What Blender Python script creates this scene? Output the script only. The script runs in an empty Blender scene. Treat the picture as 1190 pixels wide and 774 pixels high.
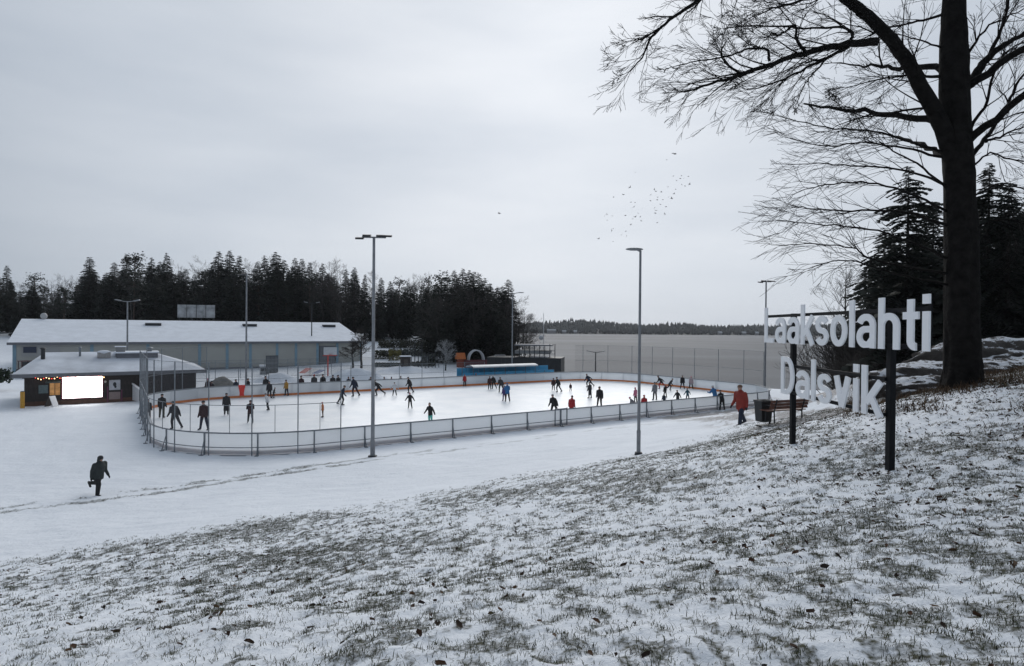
import bpy, bmesh, math, random
import numpy as np
from mathutils import Vector, Matrix, Quaternion

random.seed(7); np.random.seed(7)
SC = bpy.context.scene
COL = SC.collection

# ------------------------------------------------------------------ camera
FPX, CAMH = 700.0, 6.8
PITCH, ROLL = math.radians(0.41), math.radians(0.46)
_F = Vector((0, math.cos(PITCH), -math.sin(PITCH)))
_U0 = Vector((0, math.sin(PITCH), math.cos(PITCH)))
_R = Vector((1, 0, 0)) * math.cos(ROLL) + _U0 * math.sin(ROLL)
_U = Vector((1, 0, 0)) * -math.sin(ROLL) + _U0 * math.cos(ROLL)
CAM = Vector((0, 0, CAMH))
cam_data = bpy.data.cameras.new('camera')
cam = bpy.data.objects.new('camera', cam_data); COL.objects.link(cam)
cam_data.sensor_width = 36.0
cam_data.lens = 36.0 * FPX / 1190.0
cam_data.clip_start = 0.1
cam_data.clip_end = 6000
_m = Matrix((( _R.x, _U.x, -_F.x, 0), (_R.y, _U.y, -_F.y, 0), (_R.z, _U.z, -_F.z, CAMH), (0, 0, 0, 1)))
cam.matrix_world = _m
SC.camera = cam

# ------------------------------------------------------------------ sky, sun, exposure
SUN_EL, SUN_ROT = math.radians(28), math.radians(6)
world = bpy.data.worlds.new('World'); SC.world = world; world.use_nodes = True
nt = world.node_tree; nt.nodes.clear()
def wn(t, **k):
    n = nt.nodes.new(t)
    for a, b in k.items(): setattr(n, a, b)
    return n
sky = wn('ShaderNodeTexSky', sky_type='NISHITA', sun_disc=False, sun_elevation=SUN_EL, sun_rotation=SUN_ROT)
bw = wn('ShaderNodeHueSaturation'); bw.inputs['Saturation'].default_value = 0.25; bw.inputs['Value'].default_value = 0.9
tc = wn('ShaderNodeTexCoord')
mp = wn('ShaderNodeMapping'); mp.inputs['Scale'].default_value = (1.0, 1.0, 4.5)
nz = wn('ShaderNodeTexNoise'); nz.inputs['Scale'].default_value = 1.7; nz.inputs['Detail'].default_value = 5; nz.inputs['Roughness'].default_value = 0.5
rp = wn('ShaderNodeValToRGB')
rp.color_ramp.elements[0].position = 0.30; rp.color_ramp.elements[0].color = (5.3, 5.75, 6.35, 1)
rp.color_ramp.elements[1].position = 0.72; rp.color_ramp.elements[1].color = (7.1, 7.35, 7.7, 1)
mx = wn('ShaderNodeMix', data_type='RGBA'); mx.inputs['Factor'].default_value = 0.93
bg = wn('ShaderNodeBackground'); bg.inputs['Strength'].default_value = 0.1
wo = wn('ShaderNodeOutputWorld')
L = nt.links.new
L(sky.outputs[0], bw.inputs['Color']); L(tc.outputs['Generated'], mp.inputs[0]); L(mp.outputs[0], nz.inputs[0]); L(nz.outputs[0], rp.inputs[0])
# thinner cloud towards the sun: a broad soft brightening
_sd0 = (math.sin(SUN_ROT) * math.cos(SUN_EL), math.cos(SUN_ROT) * math.cos(SUN_EL), math.sin(SUN_EL))
dt = wn('ShaderNodeVectorMath', operation='DOT_PRODUCT'); dt.inputs[1].default_value = _sd0
gl_ = wn('ShaderNodeValToRGB'); gl_.color_ramp.interpolation = 'EASE'
gl_.color_ramp.elements[0].position = 0.50; gl_.color_ramp.elements[0].color = (.49, .54, .60, 1)
gl_.color_ramp.elements[1].position = 1.0; gl_.color_ramp.elements[1].color = (1.05, 1.06, 1.08, 1)
_e = gl_.color_ramp.elements.new(.86); _e.color = (.86, .89, .93, 1)
mm_ = wn('ShaderNodeMix', data_type='RGBA', blend_type='MULTIPLY'); mm_.inputs['Factor'].default_value = 1.0
L(tc.outputs['Generated'], dt.inputs[0]); L(dt.outputs['Value'], gl_.inputs[0]); L(rp.outputs[0], mm_.inputs['A']); L(gl_.outputs[0], mm_.inputs['B'])
L(bw.outputs[0], mx.inputs['A']); L(mm_.outputs['Result'], mx.inputs['B']); L(mx.outputs['Result'], bg.inputs[0]); L(bg.outputs[0], wo.inputs[0])
sd = bpy.data.lights.new('sun', 'SUN'); sd.energy = 1.5; sd.angle = math.radians(50); sd.color = (1, 0.97, 0.93)
sun = bpy.data.objects.new('sun', sd); COL.objects.link(sun)
# light travels away from the sun's direction
_sdir = Vector((math.sin(SUN_ROT) * math.cos(SUN_EL), math.cos(SUN_ROT) * math.cos(SUN_EL), math.sin(SUN_EL)))
sun.rotation_euler = (-_sdir).to_track_quat('-Z', 'Y').to_euler()
sun.location = (0, 0, 60)
SC.view_settings.view_transform = 'Standard'; SC.view_settings.look = 'None'
SC.view_settings.exposure = 0.14; SC.view_settings.gamma = 1.0
SC.view_settings.use_curve_mapping = False

# ------------------------------------------------------------------ helpers
def ray(px, py):
    return _F + _R * ((px - 595.0) / FPX) + _U * ((387.0 - py) / FPX)
def at(px, py, d):
    r = ray(px, py); return CAM + r * (d / r.y)
def atz(px, py, z):
    r = ray(px, py); return CAM + r * ((z - CAMH) / r.z)

def tag(o, label=None, cat=None, group=None, kind=None):
    if label: o['label'] = label
    if cat: o['category'] = cat
    if group: o['group'] = group
    if kind: o['kind'] = kind
    return o
def empty(name, loc=(0, 0, 0), rz=0.0):
    o = bpy.data.objects.new(name, None); COL.objects.link(o)
    o.location = loc; o.rotation_euler = (0, 0, rz); o.empty_display_size = 0.3
    return o
def thing(name, label, cat, loc=(0, 0, 0), rz=0.0, group=None):
    return tag(empty(name, loc, rz), label, cat, group)
def inst(mesh, name, parent=None, loc=(0, 0, 0), rot=(0, 0, 0), scale=(1, 1, 1)):
    o = bpy.data.objects.new(name, mesh); COL.objects.link(o)
    if parent: o.parent = parent
    o.location = loc; o.rotation_euler = rot; o.scale = scale
    return o
def copy_tree(o, parent=None):
    c = o.copy(); COL.objects.link(c); c.parent = parent
    for ch in list(o.children): copy_tree(ch, c)
    return c

_mats = {}
def mat(name, col, rough=0.7, var=0.0, scale=8.0, bump=0.0, bscale=40.0, metal=0.0, spec=0.5, emit=None, estr=0.0):
    if name in _mats: return _mats[name]
    m = bpy.data.materials.new(name); m.use_nodes = True; _mats[name] = m
    t = m.node_tree; b = t.nodes['Principled BSDF']
    b.inputs['Base Color'].default_value = (*col, 1); b.inputs['Roughness'].default_value = rough
    b.inputs['Metallic'].default_value = metal
    if 'Specular IOR Level' in b.inputs: b.inputs['Specular IOR Level'].default_value = spec
    if emit: b.inputs['Emission Color'].default_value = (*emit, 1); b.inputs['Emission Strength'].default_value = estr
    if var or bump:
        co = t.nodes.new('ShaderNodeTexCoord')
    if var:
        n = t.nodes.new('ShaderNodeTexNoise'); n.inputs['Scale'].default_value = scale; n.inputs['Detail'].default_value = 5
        t.links.new(co.outputs['Object'], n.inputs[0])
        r = t.nodes.new('ShaderNodeValToRGB')
        r.color_ramp.elements[0].position = 0.3; r.color_ramp.elements[1].position = 0.7
        r.color_ramp.elements[0].color = (*[c * (1 - var) for c in col], 1)
        r.color_ramp.elements[1].color = (*[min(1, c * (1 + var)) for c in col], 1)
        t.links.new(n.outputs[0], r.inputs[0]); t.links.new(r.outputs[0], b.inputs['Base Color'])
    if bump:
        n2 = t.nodes.new('ShaderNodeTexNoise'); n2.inputs['Scale'].default_value = bscale; n2.inputs['Detail'].default_value = 4
        t.links.new(co.outputs['Object'], n2.inputs[0])
        bp = t.nodes.new('ShaderNodeBump'); bp.inputs['Strength'].default_value = bump; bp.inputs['Distance'].default_value = 0.05
        t.links.new(n2.outputs[0], bp.inputs['Height']); t.links.new(bp.outputs[0], b.inputs['Normal'])
    return m

class MB:
    """collects faces; build() links them as one mesh object"""
    def __init__(s): s.v = []; s.f = []; s.mi = []; s.cur = 0
    def quad(s, *p):
        i = len(s.v); s.v += [tuple(q) for q in p]; s.f.append(tuple(range(i, i + len(p)))); s.mi.append(s.cur)
    def box(s, c, size, M=None):
        hx, hy, hz = size[0] / 2, size[1] / 2, size[2] / 2; i = len(s.v)
        for dz in (-hz, hz):
            for dx, dy in ((-hx, -hy), (hx, -hy), (hx, hy), (-hx, hy)):
                p = Vector((dx, dy, dz))
                if M is not None: p = M @ p
                s.v.append((c[0] + p.x, c[1] + p.y, c[2] + p.z))
        for q in ((0, 3, 2, 1), (4, 5, 6, 7), (0, 1, 5, 4), (1, 2, 6, 5), (2, 3, 7, 6), (3, 0, 4, 7)):
            s.f.append(tuple(i + k for k in q)); s.mi.append(s.cur)
        return s
    def bbox(s, a, b):
        return s.box([(a[k] + b[k]) / 2 for k in range(3)], [abs(b[k] - a[k]) for k in range(3)])
    def prism(s, poly, z0, z1):
        n = len(poly); i = len(s.v)
        s.v += [(p[0], p[1], z0) for p in poly] + [(p[0], p[1], z1) for p in poly]
        s.f.append(tuple(range(i + n - 1, i - 1, -1))); s.f.append(tuple(range(i + n, i + 2 * n))); s.mi += [s.cur] * 2
        for k in range(n):
            j = (k + 1) % n; s.f.append((i + k, i + j, i + n + j, i + n + k)); s.mi.append(s.cur)
        return s
    def tube(s, pts, rad, n=6, cap=True, sq=1.0):
        pts = [Vector(p) for p in pts]; k = len(pts)
        if not hasattr(rad, '__len__'): rad = [rad] * k
        base = len(s.v); ref = None
        for a in range(k):
            t = (pts[min(a + 1, k - 1)] - pts[max(a - 1, 0)])
            if t.length < 1e-9: t = Vector((0, 0, 1))
            t.normalize()
            if ref is None: ref = t.orthogonal().normalized()
            ref = (ref - t * ref.dot(t))
            ref = ref.normalized() if ref.length > 1e-6 else t.orthogonal().normalized()
            bi = t.cross(ref)
            for j in range(n):
                an = 2 * math.pi * j / n; q = pts[a] + (ref * math.cos(an) + bi * math.sin(an) * sq) * rad[a]
                s.v.append((q.x, q.y, q.z))
        for a in range(k - 1):
            for j in range(n):
                j2 = (j + 1) % n
                s.f.append((base + a * n + j, base + a * n + j2, base + (a + 1) * n + j2, base + (a + 1) * n + j)); s.mi.append(s.cur)
        if cap:
            s.f.append(tuple(base + j for j in reversed(range(n)))); s.f.append(tuple(base + (k - 1) * n + j for j in range(n))); s.mi += [s.cur] * 2
        return s
    def ellipsoid(s, c, r, nu=10, nv=7, M=None):
        base = len(s.v)
        for a in range(nv + 1):
            th = math.pi * a / nv
            for j in range(nu):
                ph = 2 * math.pi * j / nu
                p = Vector((r[0] * math.sin(th) * math.cos(ph), r[1] * math.sin(th) * math.sin(ph), r[2] * math.cos(th)))
                if M is not None: p = M @ p
                s.v.append((c[0] + p.x, c[1] + p.y, c[2] + p.z))
        for a in range(nv):
            for j in range(nu):
                j2 = (j + 1) % nu
                s.f.append((base + a * nu + j, base + (a + 1) * nu + j, base + (a + 1) * nu + j2, base + a * nu + j2)); s.mi.append(s.cur)
        return s
    def mesh(s, name, mats, smooth=False):
        me = bpy.data.meshes.new(name); me.from_pydata(s.v, [], s.f)
        for m in (mats if isinstance(mats, (list, tuple)) else [mats]): me.materials.append(m)
        if len(me.materials) > 1: me.polygons.foreach_set('material_index', s.mi)
        if smooth: me.polygons.foreach_set('use_smooth', [True] * len(me.polygons))
        me.update(); return me
    def build(s, name, mats, parent=None, loc=(0, 0, 0), rot=(0, 0, 0), smooth=False):
        return inst(s.mesh(name, mats, smooth), name, parent, loc, rot)

def np_mesh(name, V, Fq, mats, smooth=False):
    """V (n,3), Fq (m,k) with constant k"""
    me = bpy.data.meshes.new(name); n, m, k = len(V), len(Fq), Fq.shape[1]
    me.vertices.add(n); me.vertices.foreach_set('co', np.ascontiguousarray(V, dtype=np.float32).ravel())
    me.loops.add(m * k); me.loops.foreach_set('vertex_index', np.ascontiguousarray(Fq, dtype=np.int32).ravel())
    me.polygons.add(m); me.polygons.foreach_set('loop_start', np.arange(0, m * k, k, dtype=np.int32))
    me.polygons.foreach_set('loop_total', np.full(m, k, dtype=np.int32))
    if smooth: me.polygons.foreach_set('use_smooth', np.ones(m, dtype=bool))
    for q in (mats if isinstance(mats, (list, tuple)) else [mats]): me.materials.append(q)
    me.update(calc_edges=True); me.validate(); return me

# ------------------------------------------------------------------ value noise in numpy
def _h(ix, iy, seed):
    n = (ix.astype(np.int64) * 374761393 + iy.astype(np.int64) * 668265263 + seed * 1274126177) & 0x7fffffff
    n = ((n ^ (n >> 13)) * 1274126177) & 0x7fffffff
    return ((n ^ (n >> 16)) & 0xffff) / 65535.0
def vnoise(x, y, seed=0):
    x = np.asarray(x, float); y = np.asarray(y, float)
    ix, iy = np.floor(x), np.floor(y); fx, fy = x - ix, y - iy
    fx = fx * fx * (3 - 2 * fx); fy = fy * fy * (3 - 2 * fy)
    a, b, c, d = _h(ix, iy, seed), _h(ix + 1, iy, seed), _h(ix, iy + 1, seed), _h(ix + 1, iy + 1, seed)
    return (a * (1 - fx) + b * fx) * (1 - fy) + (c * (1 - fx) + d * fx) * fy
def fbm(x, y, o=4, seed=0):
    s = 0; a = 0.5; t = 0
    for k in range(o):
        s = s + a * vnoise(x * 2 ** k, y * 2 ** k, seed + 17 * k); t += a; a *= 0.55
    return s / t
def sstep(a, b, x):
    t = np.clip((x - a) / (b - a), 0, 1); return t * t * (3 - 2 * t)

# ------------------------------------------------------------------ rink frame (fitted from the boards' foot)
RKC = np.array((-2.16, 55.71)); RKL, RKW, RKR, RKT = 54.10, 28.69, 7.60, 0.5832
RCOS, RSIN = math.cos(RKT), math.sin(RKT)
def to_rink(x, y):
    dx, dy = x - RKC[0], y - RKC[1]
    return dx * RCOS + dy * RSIN, -dx * RSIN + dy * RCOS
def from_rink(u, v): return (RKC[0] + u * RCOS - v * RSIN, RKC[1] + u * RSIN + v * RCOS)
def rink_sdf(x, y):
    u, v = to_rink(x, y)
    a, b = np.abs(u) - (RKL / 2 - RKR), np.abs(v) - (RKW / 2 - RKR)
    return np.minimum(np.maximum(a, b), 0) + np.hypot(np.maximum(a, 0), np.maximum(b, 0)) - RKR
def rink_outline(step, off=0.0):
    """points with even spacing along the rounded rectangle, starting mid near side, going to the right (counter-clockwise)"""
    hl, hw, R = RKL / 2 - RKR, RKW / 2 - RKR, RKR + off
    segs = [('l', (0, -hw - R), (hl, -hw - R)), ('a', (hl, -hw), -90), ('l', (hl + R, -hw), (hl + R, hw)), ('a', (hl, hw), 0),
            ('l', (hl, hw + R), (-hl, hw + R)), ('a', (-hl, hw), 90), ('l', (-hl - R, hw), (-hl - R, -hw)), ('a', (-hl, -hw), 180), ('l', (-hl, -hw - R), (0, -hw - R))]
    P = []
    for s in segs:
        if s[0] == 'l':
            a, b = np.array(s[1]), np.array(s[2]); n = max(2, int(np.linalg.norm(b - a) / 0.05))
            P += [tuple(a + (b - a) * k / n) for k in range(n)]
        else:
            n = int(R * math.pi / 2 / 0.05)
            for k in range(n):
                an = math.radians(s[2] + 90 * k / n); P.append((s[1][0] + R * math.cos(an), s[1][1] + R * math.sin(an)))
    P = np.array(P); seg = np.linalg.norm(np.roll(P, -1, 0) - P, axis=1); cum = np.concatenate([[0], np.cumsum(seg)])
    tot = cum[-1]; n = int(round(tot / step)); Q = []
    PP = np.vstack([P, P[:1]])
    for k in range(n):
        s0 = tot * k / n; Q.append((np.interp(s0, cum, PP[:, 0]), np.interp(s0, cum, PP[:, 1])))
    return [from_rink(*q) for q in Q]

# ------------------------------------------------------------------ terrain height
ctrl = []
def cp(px, py, d): p = at(px, py, d); ctrl.append((p.x, p.y, p.z))
for a in ((0, 774, 4.3), (595, 774, 3.05), (1190, 774, 2.8), (800, 650, 5.9), (1000, 650, 5.0), (1190, 600, 5.8), (400, 680, 7.0), (200, 700, 7.0), (0, 700, 8.5),
          (914, 515, 12.8), (1024, 549, 9.4), (1117, 447, 16), (1190, 432, 19), (1040, 466, 19), (975, 486, 20), (1190, 470, 12), (1150, 440, 19), (1080, 447, 22), (1190, 427, 27), (1130, 424, 34), (1060, 432, 33), (1185, 416, 46), (1100, 418, 50)): cp(*a)
EDGE = [(0, 650, 14.3), (200, 615, 16.0), (400, 585, 18.5), (600, 552, 20.5), (742, 528, 22.0), (880, 491, 26.3)]
for a in EDGE: cp(*a)
MANP = [(861, 494, 27.1), (915, 490, 29), (886, 495, 28), (965, 478, 30)]
for a in MANP: cp(*a)
TRAIL = [(0, 590, .45), (110, 577, .4), (200, 566, .35), (300, 550, .3), (433, 532, .25), (520, 521, .3), (600, 510, .45), (742, 493, .9), (850, 480, 1.5)]
TRXY = []
for px, py, z in TRAIL:
    p = atz(px, py, z); TRXY.append((p.x, p.y)); ctrl.append((p.x, p.y, z))
for q in rink_outline(9.0, 1.2): ctrl.append((q[0], q[1], 0.02))
for q in rink_outline(16.0, -5): ctrl.append((q[0], q[1], 0.0))
ctrl += [(0, 0, 5.15), (-6, -6, 5.0), (7, -6, 5.9), (-20, -4, 3.4), (-30, 8, .8), (-45, 20, .3), (-60, 40, .15), (-45, 35, .1), (-80, 60, .2), (-40, 60, 0), (-70, 80, 0), (-50, 90, 0), (-25, 85, 0), (-30, 100, .3), (-10, 80, 0),
         (-45, 125, 2.6), (-20, 125, 3.0), (-80, 120, 2.5), (-120, 100, 2.0), (-5, 100, .5), (-3, 115, .7), (-60, 170, 6), (-15, 150, 4), (-120, 180, 7), (-160, 60, 1), (-160, 140, 5), (-200, 250, 8),
         (5, 88, -.4), (14, 92, -1.3), (8, 112, -1.2), (12, 130, -2), (15, 170, -3), (30, 95, -1.8), (45, 82, -1.6), (40, 72, -.3), (33, 60, 0), (60, 100, -2.2), (100, 130, -2.5), (80, 90, -1.5), (40, 300, -5), (0, 260, -4), (200, 250, -4), (160, 120, -1),
         (25, 45, 1.2), (32, 40, 2.6), (44, 52, 3.0), (64, 40, 5.2), (45, 15, 6.5), (20, 8, 5.8), (110, 60, 7), (100, 20, 8), (24, 33, 3.6)]
CT = np.array(ctrl)
def _tps(r): return np.where(r > 1e-9, r * r * np.log(np.maximum(r, 1e-9)), 0)
_n = len(CT); _D = np.hypot(CT[:, None, 0] - CT[None, :, 0], CT[:, None, 1] - CT[None, :, 1]) / 20.0
_A = np.zeros((_n + 3, _n + 3)); _A[:_n, :_n] = _tps(_D) + np.eye(_n) * 0.004
_A[:_n, _n] = 1; _A[:_n, _n + 1:] = CT[:, :2] / 20; _A[_n, :_n] = 1; _A[_n + 1:, :_n] = CT[:, :2].T / 20
_w = np.linalg.solve(_A, np.concatenate([CT[:, 2], [0, 0, 0]]))
LAKEZ = -0.8
def hgt(x, y):
    x = np.asarray(x, float); y = np.asarray(y, float); sh = x.shape; x = x.ravel(); y = y.ravel()
    out = np.empty_like(x)
    for i in range(0, len(x), 20000):
        xs, ys = x[i:i + 20000], y[i:i + 20000]
        d = np.hypot(xs[:, None] - CT[None, :, 0], ys[:, None] - CT[None, :, 1]) / 20
        z = _tps(d) @ _w[:_n] + _w[_n] + xs / 20 * _w[_n + 1] + ys / 20 * _w[_n + 2]
        s = rink_sdf(xs, ys); k = sstep(0.3, 4.0, s)
        z = z * k + (1 - k) * 0.0
        out[i:i + 20000] = np.where(s < -0.05, -0.06, z)
    return out.reshape(sh)
def gz(x, y): return float(hgt(np.array([x]), np.array([y]))[0])
_td = np.concatenate([np.arange(2, 60, 0.05), np.arange(60, 260, .25)])
def hit(px, py):
    """where a pixel's line of sight meets the ground"""
    r = ray(px, py); xs = r.x / r.y * _td; zs = CAMH + r.z / r.y * _td
    g = np.maximum(hgt(xs, _td), LAKEZ); k = np.nonzero(zs <= g)[0]
    d = _td[k[0]] if len(k) else 200.0
    return Vector((r.x / r.y * d, d, gz(r.x / r.y * d, d)))
def hz_y(px): return 382.0 + (px - 595) * math.tan(ROLL)
def height_px(d, y0, y1): return abs(y1 - y0) / FPX * d
# ------------------------------------------------------------------ ground sheet
EX = np.array([at(*a).x for a in EDGE]); EY = np.array([at(*a).y for a in EDGE])
_o = np.argsort(EX); EX, EY = EX[_o], EY[_o]
EX = np.concatenate([[-40, -20], EX, [14, 20, 40]]); EY = np.concatenate([[9, 12.5], EY, [28.5, 31, 38]])
def edge_y(x): return np.interp(x, EX, EY)
TR = np.array(TRXY)
def dist_poly(x, y, P):
    best = np.full(np.shape(x), 1e9)
    for a, b in zip(P[:-1], P[1:]):
        ab = b - a; t = np.clip(((x - a[0]) * ab[0] + (y - a[1]) * ab[1]) / (ab @ ab), 0, 1)
        best = np.minimum(best, np.hypot(x - a[0] - t * ab[0], y - a[1] - t * ab[1]))
    return best
def grass_mask(x, y):
    """0 = clean snow, 1 = bare turf"""
    e = edge_y(x) + (fbm(x * .5, y * .5, 3, 5) - .5) * 4.0
    dist = e - y
    slope = sstep(-0.3, 2.2, dist)
    band = sstep(14, 4, dist) * 0.10                                     # thinner snow along the lower part of the bank
    big = fbm(x * .33 + 7, y * .33, 3, 11)
    n = fbm(x * 4.2, y * 3.6 + x * .9, 3, 3) * .40 + fbm(x * 13 + 3, y * 10 + x * 3, 2, 9) * .60
    m = slope * sstep(0.495, 0.62, n + band + (big - .5) * .46 + sstep(2, 9, x) * .03)
    # the worn turf lines along the path
    w = np.minimum(dist_poly(x, y, TR), dist_poly(x, y, TR + np.array([.35, -1.0])) * 1.25)
    ln = sstep(.42, .1, w + (fbm(x * 2, y * 2, 3, 21) - .5) * .75) * sstep(0.38, 0.6, fbm(x * .7 + 1.7, y * .7, 3, 23) + .12) * .85
    # bare brown ground under the trees on the right bank
    br = sstep(8.0, 12.5, x) * sstep(8.5, 13, y) * sstep(70, 55, y) * sstep(.33, .5, fbm(x * 1.7, y * 1.7, 4, 31) * .6 + .4 * fbm(x * .5, y * .5, 2, 33))
    return np.clip(np.maximum(np.maximum(m, ln), br), 0, 1)
def micro(x, y):
    d = edge_y(x) - y; k = sstep(-1, 3, d)
    return (fbm(x * .8, y * .8, 3, 41) - .5) * .09 + k * ((fbm(x * 3.1, y * 3.1, 3, 43) - .5) * .08 + (fbm(x * 9, y * 8, 2, 47) - .5) * .045) + (fbm(x * 1.2 + .4 * y, y * 3.0, 2, 45) - .5) * .05 * (1 - k)
yy = np.concatenate([np.arange(-6, 2, .5), 2 + (np.exp(np.linspace(0, math.log(1 + 28 / 4), 330)) - 1) * 4.0, 30 + (np.exp(np.linspace(0.01, math.log(1 + 330 / 40), 190)) - 1) * 40])
tt = np.concatenate([np.linspace(-2.6, -1.05, 40), np.linspace(-1.03, 1.03, 680), np.linspace(1.05, 2.6, 40)])
YY, TT = np.meshgrid(yy, tt, indexing='ij'); XX = TT * (YY + 9)
ZZ = hgt(XX, YY)
_rs = rink_sdf(XX, YY)
ZZ = ZZ + micro(XX, YY) * sstep(.3, 1.5, _rs)
GM = grass_mask(XX, YY) * sstep(.2, .6, _rs)
BR = sstep(6.5, 11, XX) * sstep(6, 11, YY) * sstep(70, 50, YY)
ni, nj = YY.shape
idx = np.arange(ni * nj).reshape(ni, nj)
Q = np.stack([idx[:-1, :-1], idx[:-1, 1:], idx[1:, 1:], idx[1:, :-1]], -1).reshape(-1, 4)

gm = bpy.data.materials.new('snowy_ground'); gm.use_nodes = True
t = gm.node_tree; b = t.nodes['Principled BSDF']; b.inputs['Roughness'].default_value = 0.75; b.inputs['Specular IOR Level'].default_value = 0.2
N = lambda ty: t.nodes.new(ty)
co = N('ShaderNodeTexCoord')
at1 = N('ShaderNodeAttribute'); at1.attribute_name = 'turf'
at2 = N('ShaderNodeAttribute'); at2.attribute_name = 'brown'
n1 = N('ShaderNodeTexNoise'); n1.inputs['Scale'].default_value = 26; n1.inputs['Detail'].default_value = 6
n3 = N('ShaderNodeTexNoise'); n3.inputs['Scale'].default_value = .35; n3.inputs['Detail'].default_value = 5
sn = N('ShaderNodeValToRGB'); sn.color_ramp.elements[0].position = .36; sn.color_ramp.elements[1].position = .62
sn.color_ramp.elements[0].color = (.72, .75, .795, 1); sn.color_ramp.elements[1].color = (.82, .85, .89, 1)
tf = N('ShaderNodeValToRGB'); tf.color_ramp.elements[0].position = .35; tf.color_ramp.elements[1].position = .68
tf.color_ramp.elements[0].color = (.016, .018, .011, 1); tf.color_ramp.elements[1].color = (.060, .062, .036, 1)
bn = N('ShaderNodeValToRGB'); bn.color_ramp.elements[0].position = .35; bn.color_ramp.elements[1].position = .68
bn.color_ramp.elements[0].color = (.040, .026, .016, 1); bn.color_ramp.elements[1].color = (.12, .075, .045, 1)
mb_ = N('ShaderNodeMix'); mb_.data_type = 'RGBA'
mg = N('ShaderNodeMix'); mg.data_type = 'RGBA'
ad = N('ShaderNodeMath'); ad.operation = 'MULTIPLY_ADD'; ad.inputs[1].default_value = 1.2; ad.use_clamp = True
sb = N('ShaderNodeMath'); sb.operation = 'MULTIPLY_ADD'; sb.inputs[1].default_value = 1.2; sb.inputs[2].default_value = -.68
bp = N('ShaderNodeBump'); bp.inputs['Strength'].default_value = .8; bp.inputs['Distance'].default_value = .07
n2 = N('ShaderNodeTexNoise'); n2.inputs['Scale'].default_value = 5; n2.inputs['Detail'].default_value = 9; n2.inputs['Roughness'].default_value = .68
K = t.links.new
for n in (n1, n2, n3): K(co.outputs['Object'], n.inputs[0])
mp3 = N('ShaderNodeMapping'); mp3.inputs['Rotation'].default_value = (0, 0, -RKT + .06); mp3.inputs['Scale'].default_value = (.25, 2.6, 1)
n4 = N('ShaderNodeTexNoise'); n4.inputs['Scale'].default_value = 1.6; n4.inputs['Detail'].default_value = 8; n4.inputs['Roughness'].default_value = .7
mxn = N('ShaderNodeMix'); mxn.inputs['Factor'].default_value = .62
K(co.outputs['Object'], mp3.inputs[0]); K(mp3.outputs[0], n4.inputs[0]); K(n3.outputs[0], mxn.inputs['A']); K(n4.outputs[0], mxn.inputs['B'])
K(mxn.outputs['Result'], sn.inputs[0]); K(n1.outputs[0], tf.inputs[0]); K(n1.outputs[0], bn.inputs[0])
K(at2.outputs['Fac'], mb_.inputs['Factor']); K(tf.outputs[0], mb_.inputs['A']); K(bn.outputs[0], mb_.inputs['B'])
K(n1.outputs[0], sb.inputs[0]); K(at1.outputs['Fac'], ad.inputs[0]); K(sb.outputs[0], ad.inputs[2])
K(ad.outputs[0], mg.inputs['Factor']); K(sn.outputs[0], mg.inputs['A']); K(mb_.outputs['Result'], mg.inputs['B'])
K(mg.outputs['Result'], b.inputs['Base Color']); K(n2.outputs[0], bp.inputs['Height']); K(bp.outputs[0], b.inputs['Normal'])
# noise alone must never darken clean snow
sb.inputs[1].default_value = 2.6; sb.inputs[2].default_value = -1.85
me = np_mesh('ground', np.stack([XX, YY, ZZ], -1).reshape(-1, 3), Q, gm, True)
for nm, arr in (('turf', GM), ('brown', BR)):
    a = me.attributes.new(nm, 'FLOAT', 'POINT'); a.data.foreach_set('value', arr.astype(np.float32).ravel())
tag(inst(me, 'ground'), kind='structure')

# ------------------------------------------------------------------ lake
lk = bpy.data.materials.new('lake_ice'); lk.use_nodes = True
t = lk.node_tree; b = t.nodes['Principled BSDF']; b.inputs['Roughness'].default_value = .6; b.inputs['Specular IOR Level'].default_value = .03
co = N('ShaderNodeTexCoord'); mp = N('ShaderNodeMapping'); mp.inputs['Scale'].default_value = (.004, .007, 1)
n1 = N('ShaderNodeTexNoise'); n1.inputs['Scale'].default_value = 2.2; n1.inputs['Detail'].default_value = 7; n1.inputs['Roughness'].default_value = .62
r1 = N('ShaderNodeValToRGB'); r1.color_ramp.elements[0].position = .32; r1.color_ramp.elements[1].position = .68
r1.color_ramp.elements[0].color = (.062, .070, .082, 1); r1.color_ramp.elements[1].color = (.138, .150, .168, 1)
mp2 = N('ShaderNodeMapping'); mp2.inputs['Scale'].default_value = (.05, .16, 1)
n2 = N('ShaderNodeTexNoise'); n2.inputs['Scale'].default_value = 1.0; n2.inputs['Detail'].default_value = 5
bp = N('ShaderNodeBump'); bp.inputs['Strength'].default_value = .12; bp.inputs['Distance'].default_value = .1
K = t.links.new
K(co.outputs['Object'], mp.inputs[0]); K(mp.outputs[0], n1.inputs[0]); K(n1.outputs[0], r1.inputs[0]); K(r1.outputs[0], b.inputs['Base Color'])
K(co.outputs['Object'], mp2.inputs[0]); K(mp2.outputs[0], n2.inputs[0]); K(n2.outputs[0], bp.inputs['Height']); K(bp.outputs[0], b.inputs['Normal'])
m_ = MB(); m_.quad((-1500, 70, LAKEZ), (1500, 60, LAKEZ), (1500, 2200, LAKEZ), (-1500, 2200, LAKEZ))
tag(m_.build('lake', lk), kind='structure')

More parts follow.
